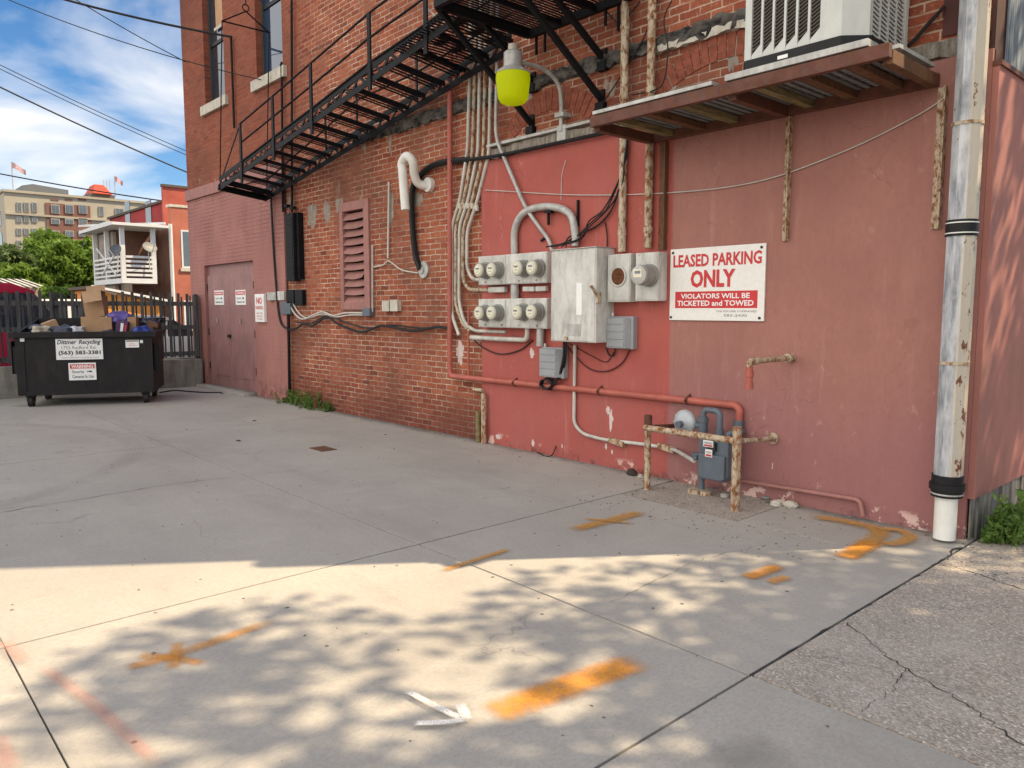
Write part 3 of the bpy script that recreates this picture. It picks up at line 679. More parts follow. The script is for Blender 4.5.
# platform
XPR=XPL+1.35;YPO=-1.25
mb=MB().bar((XPL,-.1,ZPL),(XPR,-.1,ZPL),.05,.08).bar((XPL,YPO,ZPL),(XPR,YPO,ZPL),.05,.08).bar((XPL,-.1,ZPL),(XPL,YPO,ZPL),.05,.08).bar((XPR,-.1,ZPL),(XPR,YPO,ZPL),.05,.08)
for k in (.33,.66): mb.bar((XPL+(XPR-XPL)*k,-.1,ZPL-.01),(XPL+(XPR-XPL)*k,YPO,ZPL-.01),.03,.05)
mb.build('platform_frame',m_black,fe)
mb=MB()
n=int((XPR-XPL)/.044)
for i in range(n): mb.bar((XPL+.03+i*.044,-.12,ZPL+.045),(XPL+.03+i*.044,YPO+.02,ZPL+.045),.022,.008)
mb.build('platform_grating',m_black,fe)
# landing under the head of the stair
mb=MB();xa,xb=XPL-1.15,XPL-.02
for i in range(int((xb-xa)/.05)):
    x=xa+i*.05;mb.bar((x,-.14,zi(x)+.16),(x,YPO+.3,zi(x)+.16),.022,.008)
mb.build('landing_grating',m_black,fe)
def brace(xf,zf_,o,zt):
    return MB().bar((xf,-.01,zf_),(xf,-o,zt),.045,.045).bar((xf,-.012,zf_-.06),(xf,-.012,zf_+.1),.06,.02).box(xf-.05,xf+.05,-.06,-.001,zf_-.1,zf_-.02).build('knee_brace',m_black,fe)
bf=[(533,125),(603,101),(600,62)]
f=W(*bf[0]);brace(f[0],f[2],1.2,ZPL);f=W(*bf[1]);brace(f[0],f[2],1.2,ZPL);f2_=W(*bf[2]);brace(f[0]+.02,f2_[2],.75,ZPL)
brace(W(*bf[0])[0]+.02,f2_[2],.7,ZPL);f=W(519,110,.12)
for x in (XPL+.1,XPL+.22,XPR-.35,XPR-.2): MB().bar((x,-.1,ZPL),(x,-.1,ZPL-.27+.1*random.random()),.02,.02).build('hanger',m_black,fe)
hp=[(p[0],p[1],p[2]) for p in smoothpts([W(424,20,.8),W(426,30,.8),W(431,31,.8),W(438,26,.8),W(440,22,.8),W(434,15,.8),W(424,5,.8)],4)]
tag(MB().tube(hp,.008,6).build('rope_loop',m_wirew),'pale rope loop hanging on the fire escape railing','rope')
# ------------------------------------------------------------------ pipes and conduits
def pipe(name,label,cat,pp,o,r,m,fil=.08,seg=10,group=None,parent=None,smooth3=False,straps=None):
    P=wpts(pp,o);P=smoothpts(P,5) if smooth3 else fillet(P,fil)
    ob=MB().tube(P,r,seg).build(name,m,parent,smooth=True)
    if parent is None: tag(ob,label,cat,group)
    return ob
CG='conduits running down the wall into the meter banks'
top=[(470.4,),(475,),(480,),(485,),(491,)]
cs=[([(471,-20),(469.5,85),(467.5,150),(460,200),(452,226),(452,315),(459,335)],m_conduit,'leftmost of the bent conduits, ending behind the small red pipe'),
    ([(476,-20),(474.5,85),(472.5,152),(464,200),(455.8,226),(455.5,305),(463,324),(470,331)],m_rustc,'rust streaked conduit second from the left in the bundle'),
    ([(481,-20),(479.5,85),(478,152),(468.3,200),(459.5,226),(459,302),(464,322),(474,331),(506,332)],m_conduit,'third conduit of the bundle, turning right below the lower meter bank'),
    ([(486,-20),(485,85),(483.5,154),(472.5,200),(463,230),(463,280),(469,290),(504,290)],m_rustc,'fourth conduit of the bundle, turning in between the two meter banks'),
    ([(492,-20),(490.5,85),(489,154),(477,202),(467,232),(467,268),(472,279),(480,280)],m_conduit,'fifth conduit of the bundle, turning into the upper meter bank')]
for pp,m,lb in cs:
    o=pipe('conduit',lb,'conduit',pp,.055,.020,m,.09,group=CG)
    for p in pp[1:5:2]:
        q=W(p[0],p[1]+6,.055);MB().cyl((q[0],q[1],q[2]-.03),(q[0],q[1],q[2]+.03),.022).build('coupling',m,o,local=True,smooth=True)
pipe('conduit','grey conduit crossing the red wall down to the big cabinet','conduit',[(498,-20),(496.5,94),(495.5,138),(506,162),(526,209),(549,240),(552,250)],.09,.02,m_galv,.15,group=CG)
pipe('gooseneck_conduit','fat grey looped conduit from the upper meter bank to the cabinet','conduit',[(514.5,254),(515,229),(525,212),(548,206.5),(569,213),(575,232),(575,246)],.09,.037,m_galv,.2,14,smooth3=True)
o=pipe('red_pipe','long red painted pipe running down and along the wall to the gas meter','pipe',[(453,-20),(450,80),(450,376),(736,405.5),(740,410),(738,432)],.075,.031,m_redp,.07,14)
for p in ((515,383),(600,391.5),(688,400.5)):
    q=W(p[0],p[1],.075);MB().bar((q[0],-.04,q[2]+.05),(q[0],-.12,q[2]-.0),.014,.02).cyl((q[0]-.012,q[1],q[2]),(q[0]+.012,q[1],q[2]),.036).build('pipe_clip',m_brn,o,local=True)
pipe('small_red_pipe','short thin red pipe joining the long red pipe from above','pipe',[(468.5,310),(468.5,379)],.06,.013,m_redp)
mast=[]
for lb,pp,m in (('left rusty cream riser pipe passing behind the air conditioner shelf',[(631,-20),(629,100),(625,150),(624,252)],m_rustc),('right pale riser pipe passing behind the air conditioner shelf',[(661,-20),(658,96),(653,150),(650,248)],m_rustp)):
    X_=W(pp[-1][0],pp[-1][1],.06)[0];z0=W(pp[-1][0],pp[-1][1],.06)[2]
    ob=MB().cyl((X_,-.09,z0),(X_,-.09,7.),.036,14).build('riser_pipe',m,smooth=True);tag(ob,lb,'pipe','risers above the meter sockets')
    for z in (2.16,3.35,3.95,4.35): MB().cyl((X_,-.09,z),(X_,-.09,z+.05),.041,14).build('coupling',m_rustc,ob,local=True)
Xp=W(413,200)[0]
pipe('vent_pipe','white plastic vent pipe bent like a cane on the brick wall','pipe',[(405.5,210,.3),(402.5,172,.3),(402,163,.3),(407,156,.3),(413,162,.26),(414.5,175,.2),(418,183,.14),(426,186,.05),(430,186,.0)],.3,.052,m_pvc,.1,16,smooth3=True)
q=W(431,185,.0);tag(MB().cyl((q[0],-.06,q[2]),(q[0],-.001,q[2]),.085,20).build('wall_flange',m_pvc,bevel=.004),'round white collar where the cane shaped vent pipe enters the brick','pipe fitting')
pipe('black_conduit','black flexible conduit curving from the ledge down to a round wall plate','conduit',[(472,159),(465,160),(444,162),(430,167),(419,177),(412.5,190),(412,218),(415,253),(420,269)],.05,.036,m_blk,.1,8,smooth3=True)
pipe('ledge_cable','thick black cable lying under the ledge flashing above the red wall','cable',[(628,128),(593,135.5),(530,149),(496,156),(470,159.5)],.10,.02,m_blk,.1,8,smooth3=True)
q=W(423.5,270,.02);tag(MB().cyl((q[0],-.03,q[2]),(q[0],-.001,q[2]),.1,18).cyl((q[0]-.02,-.05,q[2]),(q[0]-.02,-.03,q[2]),.045,12).build('wall_plate',m_galv,bevel=.003),'round galvanised wall plate at the foot of the black conduit','pipe fitting')
pipe('thin_conduit','thin white conduit on the brick wall right of the louvre vent','conduit',[(389,182),(388,258)],.03,.013,m_wirew)
o=MB();P=smoothpts(wpts([(374,267),(383,265),(388,261),(392,263),(402,270),(418,273)],.03),5);o.tube(P,.009,6);tag(o.build('white_cable',m_wirew),'white cable sagging between thin conduit and wall plate','cable')
pipe('louvre_conduit','thin grey conduit on the right edge of the louvre vent','conduit',[(372.5,245),(372.5,312)],.03,.013,m_galv)
ob=pipe('grey_conduit','thin white conduit running down below the cabinet to the gas meter','conduit',[(575,345),(574,424),(583,434),(605,440),(642,444),(674,449),(694,461,.35)],.07,.017,m_conduit,.12)
for p in ((617,442),(667,448)):
    q=W(p[0],p[1],.075);MB().bar((q[0]-.09,-.075,q[2]+.012),(q[0]+.09,-.075,q[2]-.012),.05,.05).build('conduit_fitting',m_rustp,ob,local=True,bevel=.006)
pipe('low_pipe','thin mauve pipe low on the wall between gas meter and corner','pipe',[(742,481),(860,500),(863,516)],.08,.016,m_mauve,.04)
q=W(864,503,.0);
# stub pipe
q=W(795,357.5,.0);X_=q[0];Z_=q[2]
r_=ray(750,357);oo=D+ (X_/r_[0])*r_[1]*-1 if False else -( -D + r_[1]*(X_/r_[0]))
sp_=thing('capped_stub_pipe','rusty stub pipe sticking out of the mauve wall with a red capped end','pipe',(X_,0,Z_))
MB().tube(fillet([(X_,0,Z_),(X_,-oo,Z_),(X_,-oo,Z_-.04)],.02),.022,12).build('pipe',m_rustp,sp_,smooth=True)
MB().cyl((X_,-.12,Z_),(X_,-.01,Z_),.034,12).build('fitting',m_rustc,sp_,smooth=True);MB().cyl((X_,-oo+.06,Z_),(X_,-oo+.1,Z_),.028,12).build('fitting',m_rustc,sp_,smooth=True)
MB().cyl((X_,-oo,Z_-.04),(X_,-oo,Z_-.19),.024,12).cyl((X_,-oo,Z_-.07),(X_,-oo,Z_-.11),.03,12).cyl((X_,-oo,Z_-.15),(X_,-oo,Z_-.195),.03,12).build('cap',m_redp,sp_,smooth=True)
# old short posts against the wall at the stucco edge
for i,(x,yt,yb,m,lb,cc) in enumerate(((479,411,441,m_moss,'short brown wooden stub at the left edge of the red wall','post'),(484.5,393,441,m_rustp,'short white rusty post at the left edge of the red wall','post'))):
    q=W(x,yb,.09);zt=W(x,yt,.09)[2];ob=MB().cyl((q[0],-.1,-.02),(q[0],-.1,zt),.03,12).build('short_post',m,smooth=True);tag(ob,lb,cc)
q=W(480,390,.06);tag(MB().cyl((q[0]-.12,-.06,q[2]),(q[0]+.06,-.06,q[2]),.02,10).build('pipe_stub',m_rustc,smooth=True),'small horizontal pipe stub above the short white post','pipe')
# ------------------------------------------------------------------ electrical boxes
def wbox(name,x0,x1,y0,y1,o,m,parent=None,bev=.006,back=-.046,lip=True):
    X0,X1,Z0,Z1=wext(x0,x1,y0,y1,o);ob=MB().box(X0,X1,-o,back,Z0,Z1).build(name,m,parent,bevel=bev);return ob,(X0,X1,Z0,Z1)
def bank(y0,y1,centers,lb):
    X0,X1,Z0,Z1=wext(478.5,547,y0,y1,.16)
    t=thing('meter_bank',lb,'meter bank',(X0,0,Z0),group='meter banks on the red wall')
    MB().box(X0,X1,-.16,-.046,Z0,Z1).build('enclosure',m_cab,t,bevel=.006)
    xm=X0+(X1-X0)*.42
    MB().box(X0+.01,xm,-.166,-.1605,Z0+.01,Z1-.012).box(xm+.008,X1-.01,-.166,-.1605,Z0+.01,Z1-.012).build('cover',m_cab,t,bevel=.002)
    for cx_,cy_ in centers:
        q=W(cx_,cy_,.2)
        b_=MB().cyl((q[0],-.165,q[2]),(q[0],-.195,q[2]),.092,24).cyl((q[0],-.195,q[2]),(q[0],-.27,q[2]),.078,24).build('meter',pm_meter,t,smooth=True)
        MB().tube([(q[0],-.2705,q[2]),(q[0],-.285,q[2]),(q[0],-.292,q[2])],.07,24,True,[.074,.068,.05]).build('glass_cover',m_face,b_,smooth=True)
        MB().cyl((q[0],-.2925,q[2]),(q[0],-.294,q[2]),.046,18).build('dial',m_cream,b_)
        MB().box(q[0]-.03,q[0]+.03,-.296,-.2945,q[2]+.008,q[2]+.026).box(q[0]-.02,q[0]+.02,-.296,-.2945,q[2]-.02,q[2]-.015).build('display',m_inkg,b_)
    for i in range(4): MB().cyl((X0+(X1-X0)*(.12+.25*i),-.16,Z0+.03),(X0+(X1-X0)*(.12+.25*i),-.18,Z0+.03),.009,8).build('screw',m_rustc,t)
    return (X0,X1,Z0,Z1)
pm_meter=pmat('meter body grey',(.28,.28,.26),.4,.2,.15,9)
m_face=pmat('meter glass rim',(.55,.53,.42),.15,0,.08,9,bump=0);m_cream=pmat('meter face',(.72,.68,.52),.35,0,.08,20,bump=0)
b1=bank(254,284,[(484,270.6),(496.5,270),(522.5,268.5),(537,268)],'upper row of four round electric meters in a grey bank')
b2=bank(298.5,328,[(484,313),(496.5,312.8),(522,312.3),(536.5,312)],'lower row of four round electric meters in a grey bank')
q=W(515,290,.1);tag(MB().cyl((q[0],-.1,b2[3]),(q[0],-.1,b1[2]),.045,14).build('conduit_nipple',m_galv,smooth=True),'short fat conduit between the upper and lower meter banks','conduit')
tag(MB().bar(W(524,289,.1),W(535,289,.1),.05,.05).bar(W(537,289,.1),W(547,288.5,.1),.05,.05).build('conduit_fitting',m_cab,bevel=.01),'grey conduit fittings under the upper meter bank beside the cabinet','conduit')
tag(MB().bar(W(490,290,.09),W(506,289.5,.09),.06,.06).build('conduit_fitting',m_cab,bevel=.012),'grey conduit fitting under the upper meter bank at its left end','conduit')
tag(MB().tube(fillet(wpts([(471,337.5),(500,339),(527,340),(527.5,328)],.1),.05),.026,12).build('lower_conduit',m_conduit,smooth=True),'grey conduit turning up into the bottom of the lower meter bank','conduit')
tag(MB().cyl(W(540,346,.1),W(540.5,328,.1),.04,12).build('conduit_stub',m_galv,smooth=True),'stubby grey conduit under the right end of the lower meter bank','conduit')
# cabinet
X0,X1,Z0,Z1=wext(551,596,249,342,.3)
t=thing('switch_cabinet','large grey disconnect cabinet with lever handle on the red wall','cabinet',(X0,0,Z0))
OC=.3
MB().box(X0,X1,-OC,-.046,Z0,Z1).build('enclosure',m_cab,t,bevel=.008)
MB().box(X0+.012,X1-.012,-OC-.006,-OC-.0005,Z0+.012,Z1-.015).build('door',m_cab,t,bevel=.003)
a_=wext(577,582.5,283,315,OC);MB().box(a_[0],a_[1],-OC-.009,-OC-.0065,a_[2],a_[3]).build('label_plate',m_white,t)
a_=wext(567,581,324,336,OC);MB().box(a_[0],a_[1],-OC-.009,-OC-.0065,a_[2],a_[3]).build('name_plate',m_galv,t)
q=W(594.5,295,OC);MB().box(X1+.001,X1+.02,-OC+.05,-OC+.0,q[2]-.07,q[2]+.03).bar((X1+.02,-OC+.02,q[2]-.03),(X1+.03,-OC-.1,q[2]+.08),.025,.02).build('lever_handle',m_rustc,t,bevel=.003)
MB().cyl((X1+.001,-.1,Z1-.22),(X1+.03,-.1,Z1-.22),.03,14).build('lock',m_galv,t)
MB().box(X0-.005,X1+.005,-OC-.012,-.046,Z1+.0005,Z1+.008).build('rain_lip',m_galv,t)
for k_,zz in enumerate((.15,.5,.85)): MB().box(X0-.012,X0-.0005,-OC+.02,-OC+.06,Z0+(Z1-Z0)*zz-.03,Z0+(Z1-Z0)*zz+.03).build('hinge',m_rustc,t,bevel=.002)
MB().box(X0+.2,X0+.24,-OC-.02,-OC-.0065,Z0+.02,Z0+.05).build('latch',m_rustc,t,bevel=.002)
# two sockets
for k_,(x0,x1,y0,y1,lb) in enumerate(((607.5,630.5,254,302,'left meter socket with a rusty empty round opening'),(635.5,658.5,252.5,301,'right meter socket with one protruding round meter'))):
    o=.17;X0,X1,Z0,Z1=wext(x0,x1,y0,y1,o);t=thing('meter_socket',lb,'meter socket',(X0,0,Z0),group='meter sockets right of the cabinet')
    MB().box(X0,X1,-o,-.046,Z0,Z1).build('enclosure',m_cab,t,bevel=.006);MB().box(X0+.01,X1-.01,-o-.005,-o-.0005,Z0+.015,Z1-.012).build('cover',m_cab,t,bevel=.002)
    if k_==0:
        q=W(619,276.6,o);MB().cyl((q[0],-o-.004,q[2]),(q[0],-o-.012,q[2]),.083,24).build('rust_plate',pmat('rust',(.13,.045,.018),.9,0,.6,25),t)
        rg=[(q[0]+.083*math.cos(a),-o-.012,q[2]+.083*math.sin(a)) for a in np.linspace(0,2*math.pi,25)];MB().tube(rg,.008,6,False).build('ring',m_cab,t)
    else:
        q=W(650,275.5,o);m_=MB().cyl((q[0],-o-.004,q[2]),(q[0],-o-.03,q[2]),.1,24).cyl((q[0],-o-.03,q[2]),(q[0],-o-.13,q[2]),.088,24).build('meter',pm_meter,t,smooth=True)
        MB().tube([(q[0],-o-.1305,q[2]),(q[0],-o-.16,q[2]),(q[0],-o-.17,q[2])],.08,24,True,[.083,.08,.05]).build('glass_cover',m_galv,m_,smooth=True)
        MB().box(q[0]-.045,q[0]+.045,-o-.172,-o-.1705,q[2]-.02,q[2]+.05).build('dial',m_cream,m_);MB().box(q[0]-.03,q[0]+.03,-o-.174,-o-.1725,q[2]+.01,q[2]+.035).build('display',m_inkg,m_)
# telecom boxes
for x0,x1,y0,y1,lb in ((605,627,318,348,'grey ribbed telecom box below the meter sockets'),(538,558,349,377,'grey ribbed telecom box with a coil of black cable beneath')):
    o=.16;X0,X1,Z0,Z1=wext(x0,x1,y0,y1,o);t=thing('telecom_box',lb,'telecom box',(X0,0,Z0),group='telecom boxes on the red wall')
    MB().box(X0,X1+.03,-o+.05,-.046,Z0-.01,Z1+.015).build('base',m_tel,t,bevel=.006)
    MB().prism([(X0,-o+.049),(X0,-o+.02),(X0+.02,-o),(X1-.03,-o),(X1,-o+.049)],2,Z0,Z1).build('cover',m_tel,t,bevel=.004)
    mb=MB();hh=(Z1-Z0)/4
    for i in range(4): mb.box(X0+.03,X1-.035,-o-.006,-o-.0005,Z0+i*hh+.012,Z0+(i+1)*hh-.008)
    mb.build('rib',m_tel,t,bevel=.003)
    MB().cyl((X0+.04,-.1,Z1+.015),(X0+.04,-.1,Z1+.05),.012,8).build('knob',m_wirew,t)
q=W(548,384,.1);mb=MB()
for i in range(5):
    r0=.07+.012*random.random();P=[(q[0]+r0*math.cos(a)*1.15+random.uniform(-.006,.006),-.09-.012*i,q[2]+r0*.7*math.sin(a)+random.uniform(-.008,.008)) for a in np.linspace(0,2*math.pi,17)]
    mb.tube(P,.009,6,False)
mb.tube([tuple(p) for p in smoothpts([W(564,340,.1),W(563,360,.12),W(558,378,.12),W(550,388,.12)],5)],.012,6).tube([tuple(p) for p in smoothpts([W(566,342,.1),W(565,362,.1),W(560,380,.1)],5)],.012,6)
tag(mb.build('cable_coil',m_wire,smooth=True),'coil of black cable hanging below the lower telecom box','cable')
# boxes on the left
mb=thing('black_trunking','tall black cable enclosure on the boundary of mauve and brick wall','cabinet',(W(290,245)[0],0,W(290,281)[2]))
e=wext(285.5,293.5,213,281,.14);MB().box(e[0],e[1],-.14,-.05,e[2],e[3]).build('enclosure',m_black,mb,bevel=.006)
MB().box(e[1]+.002,e[1]+.07,-.09,-.002,e[2]+.02,e[3]).build('channel',m_black,mb,bevel=.004)
r2=MB()
for i in range(16): r2.box(e[0]+.03,e[1]-.03,-.147,-.1405,e[2]+.05+(e[3]-e[2]-.1)*i/16,e[2]+.05+(e[3]-e[2]-.1)*(i+.6)/16)
r2.build('rib',m_black,mb)
for x0,x1,y0,y1,m,lb in ((286.5,293.5,290,303,m_black,'left small black box under the tall black enclosure'),(295,302,290,305,m_black,'right small black box under the tall black enclosure'),
  (267,275.5,292.5,300,m_galv,'small pale grey junction box beside the no parking sign'),(276.5,284,291.5,300,m_cab,'small white junction box left of the black boxes'),(281,290,302,314,m_gas,'small blue grey box below the white junction box'),
  (382,388.5,301,311,m_stone,'left of two small cream outlet boxes on the brick'),(390,397,300,311,m_stone,'right of two small cream outlet boxes on the brick')):
    e=wext(x0,x1,y0,y1,.07);X0,X1,Z0,Z1=e
    t=thing('junction_box',lb,'junction box',(X0,0,Z0),group='small boxes on the wall');MB().box(X0,X1,-.06,-.001,Z0,Z1).build('enclosure',m,t,bevel=.006);MB().box(X0-.004,X1+.004,-.07,-.0605,Z0-.004,Z1+.004).build('lid',m,t,bevel=.003)
e=wext(362,369.5,308,316,.08);t=tag(MB().box(e[0],e[1],-.08,-.001,e[2],e[3]).build('camera_bracket',m_gas,bevel=.006),'small grey bracket at the lower right corner of the louvre vent','bracket')
for lb,pp in (('thin dark riser pipe above the tall black enclosure, left one',[(281.5,62),(283,212)]),('thin dark riser pipe above the tall black enclosure, right one',[(291.5,-20),(292,212)])):
    pipe('thin_riser',lb,'pipe',pp,.05,.018,m_black,group='thin risers by the window')
pipe('drain_pipe','thin dark pipe down the boundary of mauve wall and brick','pipe',[(288.5,314),(289.5,398)],.07,.022,m_black)
mb=MB();
for p in ((287,206),(293,208)):
    q=W(*p,.06);mb.box(q[0]-.05,q[0]+.05,-.09,-.03,q[2]-.02,q[2]+.02)
tag(mb.build('pipe_strap',m_black),'black straps across the thin risers above the black enclosure','bracket')
# cables on the wall
def cable(lb,pp,o=.04,r=.008,m=m_wire,k=5,name='cable',group=None):
    ob=MB().tube([tuple(p) for p in smoothpts(wpts(pp,o),k)],r,6).build(name,m,smooth=True);return tag(ob,lb,'cable',group)
cable('thick black cable dropping from the fire escape and running right along the brick',[(271,198,.1),(273,240),(276,285),(280,320),(288,329),(297,328),(304,323.5),(313,325.5),(326.5,317.5),(340,325),(362,332),(382,325.6),(411,330.5),(437,327),(450,329)],.07,.017)
cable('thinner black cable running just above the thick one along the brick',[(296,322),(312,323),(327,315.5),(345,322),(368,328),(392,325),(420,328),(452,327)],.04,.01)
cable('upper white cable from the black boxes to the louvre vent',[(290,306),(296,315),(304,319),(321,312),(333,315.5),(345,313),(364,313)],.05,.012,m_wirew)
cable('lower white cable from the black boxes to the louvre vent',[(291,300),(299,313),(308,318),(322,314),(335,317),(350,315),(363,315)],.04,.01,m_wirew)
cable('dark red loop of wire under the two telecom boxes',[(566,344),(575,356),(590,369),(607,371),(622,363),(630,349)],.06,.0065,pmat('dark red wire',(.08,.015,.02),.6,bump=0))
cable('thin grey wire sagging under the cabinet',[(566,342),(590,355),(606,362),(614,352)],.055,.004)
cable('short black wire hook below the telecom box',[(606,347),(609,355),(614,355),(615,348)],.06,.006)
cable('black wire drooping below the lower meter bank',[(472,338),(482,347),(500,354),(520,350),(533,340)],.06,.007)
crr=random.Random(5)
for i in range(5):
    jt=lambda a:crr.uniform(-a,a)
    cable(['first','second','third','fourth','lowest'][i]+' strand of the black cable bundle dropping onto the cabinet',[(628,135),(625+jt(1.5),160),(619+jt(3),185),(608+jt(5),207+jt(4)),(592+jt(6),224+jt(4)),(575+jt(6),237+jt(3)),(566-i*5,247,.2)],.07+.012*i,.007,group='black cable bundle above the cabinet')
cable('black wire loop down to the cabinet side',[(605,222),(607,235),(607,250)],.06,.006)
cable('thin guy wire sagging across the stucco below the shelf',[(485,190),(580,195),(680,192),(760,181),(840,153),(905,122),(941,100),(943,90)],.06,.0045,m_wirew,8)
cable('black wire beside the left riser crossing the brick',[(627,-10),(626,60),(622,108)],.1,.007)
cable('black wire slanting across the upper brick to the left',[(660,-8),(645,35),(628,65),(603,103)],.05,.006)
cable('black wire looping around the right riser',[(672,0),(664,20),(668,50),(664,80),(655,90),(632,95)],.12,.006)
cable('black wire from the platform to the left riser',[(603,5),(612,18),(624,24),(629,15),(640,2)],.08,.006)
cable('black wires slanting up behind the air conditioner',[(880,50),(905,48),(930,22),(945,6)],.04,.012)
cable('white vertical drip wire by the lamp',[(566,160),(562,175),(561,200)],.05,.004,m_wirew)
cable('black bent wire lying at the foot of the red wall',[(537,452,.06),(545,456,.12),(552,455,.1),(556,446,.05)],.05,.006)
cable('thin vertical wires between fire escape and window sill',[(280,64),(283,105),(281,150)],.04,.007)
# fuzz of black brackets on red wall
mb=MB().bar(W(578,200,.06),W(578,226,.06),.02,.02).bar(W(541,241,.06),W(546,237,.06),.02,.02).bar(W(545,212,.1),W(552,212,.1),.05,.02).bar(W(548.5,212,.08),W(548.5,225,.08),.02,.02)
tag(mb.build('iron_hooks',m_black),'dark iron hooks left on the red wall around the looped conduit','hook')
# conspicuous lime patches
def splat(x,y,w,h,o=.0465,seed=0,m=None,label=None):
    rr=random.Random(seed);q=W(x,y,o);n=22;p=[]
    for i in range(n):
        a=2*math.pi*i/n;k=.55+.45*rr.random();p.append((q[0]+w*k*math.cos(a),-o,q[2]+h*k*math.sin(a)))
    k=len(p);return MB().add([(q[0],-o,q[2])]+p,[(0,i+1,(i+1)%n+1) for i in range(n)]).build('flaked_patch',m or m_flake,bld)
m_flake=pmat('flaked plaster',(.62,.5,.46),.9,0,.2,20)
for a_ in ((460,352,.09,.17,.002,1),(611,420,.03,.12,.0465,2),(608,410,.03,.05,.0465,3),(532,353,.05,.06,.0465,4),(498,437,.05,.035,.0465,5),(533,443,.025,.05,.0465,6),(606,446,.02,.04,.0465,7),(612,452,.015,.03,.0465,8),(562,446,.012,.03,.0465,9)):
    splat(a_[0],a_[1],a_[2],a_[3],a_[4],a_[5])
m_oldp=pmat('old plaster smear',(.33,.28,.23),.95,0,.35,9,dirt=.6)
for a_ in ((312,215,.2,.22,.002,11),(327,212,.13,.22,.002,12),(339,205,.14,.14,.002,13),(391,208,.08,.28,.002,14),(364,145,.06,.12,.002,15),(390,140,.05,.2,.002,16),(733,52,.07,.17,.002,17),(672,82,.06,.2,.002,18),(612,88,.05,.12,.002,19),(418,200,.13,.1,.002,20),(561,96,.1,.12,.002,21),(530,100,.06,.14,.002,22)):
    splat(*a_,m=m_oldp)
# ------------------------------------------------------------------ barn lamp
t=thing('yard_lamp','yellow green lensed yard lamp on a curved grey arm beside the fire escape','lamp',W(566,125,0))
q=W(566,118,.0);OX=.66;lx=W(513,80,OX)[0]
zb=q[2]
e=W(565,131,.05)
MB().box(q[0]-.06,q[0]+.06,-.07,-.001,e[2]-.09,e[2]+.06).build('base_box',m_galv,t,bevel=.008)
nz_=W(524,73,OX)
P=[(q[0],-.06,e[2]),(q[0],-.07,e[2]+.12),(q[0],-.09,e[2]+.28)]
za=W(560,92,.12)[2]
MB().tube([tuple(p) for p in smoothpts([(q[0],-.07,e[2]+.0),(q[0],-.07,za-.05),(q[0],-.13,za+.1),(q[0]-.02,-.3,za+.19),(lx,-.5,za+.2),(lx,-OX+.05,za+.18)],6)],.02,12).build('arm',m_galv,t,smooth=True)
MB().box(q[0]-.05,q[0]+.07,-.11,-.001,e[2]+.13,e[2]+.17).build('bracket',m_galv,t,bevel=.004)
zc=za+.18
zt_=W(512,45,OX)[2];zb_=W(512,104,OX)[2];zh=(zt_-zb_)
def lathe(prof,m,name,par,seg=28):
    mb=MB();mb.tube([(lx,-OX,zb_+zh*z) for r,z in prof],.1,seg,True,[r for r,z in prof]);return mb.build(name,m,par,smooth=True)
lathe([(.045,1.0),(.045,.9)],m_stone,'photocell',t)
hd=lathe([(.05,.9),(.07,.885),(.085,.86),(.088,.62),(.145,.55),(.16,.5)],m_galv,'housing',t)
lathe([(.155,.498),(.16,.42),(.14,.1),(.12,.03),(.09,0.),(.0,.02)],m_lime,'refractor',t)
# ------------------------------------------------------------------ air conditioner shelf
SO,SZ=.85,2.97
XL_,XR_=W(590,122,SO)[0],W(889,47,SO)[0]
t=thing('equipment_shelf','red brown bracket shelf with rusty legs carrying the air conditioner','shelf',((XL_+XR_)/2,-.05,SZ))
MB().box(XL_,XR_,-SO,-SO+.05,SZ-.022,SZ+.06).build('front_beam',m_brn,t,bevel=.004)
MB().box(XL_,XR_,-.1,-.05,SZ-.04,SZ+.04).build('back_beam',m_brn,t,bevel=.004)
xm=W(787,122,.05)[0]
for i,x in enumerate((XL_+.025,xm,XR_-.025)):
    MB().box(x-.03,x+.03,-SO+.052,-.102,SZ-.05,SZ+.03).build('side_beam',m_brn if i<2 else m_rustb,t,bevel=.004)
for i in range(7):
    x=XL_+(XR_-XL_)*(.1+.133*i)
    if i==3: continue
    MB().box(x-.035,x+.035,-SO+.055,-.105,SZ-.02,SZ+.028).build('joist',m_moss if i in (0,2,4) else m_rustb,t,bevel=.004)
mb=MB();n=34
for i in range(n):
    x=XL_+.07+(XR_-XL_-.14)*i/n;mb.box(x,x+.035,-SO+.06,-.02,SZ+.032,SZ+.045)
for j in range(6): mb.box(XL_+.07,XR_-.07,-SO+.1+j*.12,-SO+.13+j*.12,SZ+.046,SZ+.056)
mb.build('grating',pmat('grey deck slats',(.20,.21,.21),.7,.2,.3,8),t)
MB().box(XL_+.05,XR_-.1,-SO+.07,-.02,SZ+.0575,SZ+.067).build('deck',pmat('dark deck',(.03,.03,.03),.9),t)
MB().box(XL_+.03,W(712,88,SO)[0],-SO-.008,-SO+.14,SZ+.068,SZ+.095).box(W(725,82,SO)[0],XR_-.12,-SO-.008,-SO+.14,SZ+.068,SZ+.11).build('deck_edge',m_galv,t,bevel=.003)
MB().box(XR_-.09,XR_-.0,-SO+.15,-.15,SZ+.0615,SZ+.085).build('side_plate',m_galv,t)
for x,yb,m,wd in ((662,250,m_rustb,.085),(785,241,m_rustp,.05),(935.5,229,m_rustp,.06)):
    q=W(x,yb,.06);zt=SZ-.05
    MB().box(q[0]-wd/2,q[0]+wd/2,-.06,-.047,q[2],zt).box(q[0]+wd/2-.01,q[0]+wd/2,-.1,-.0605,q[2],zt).build('leg',m,t)
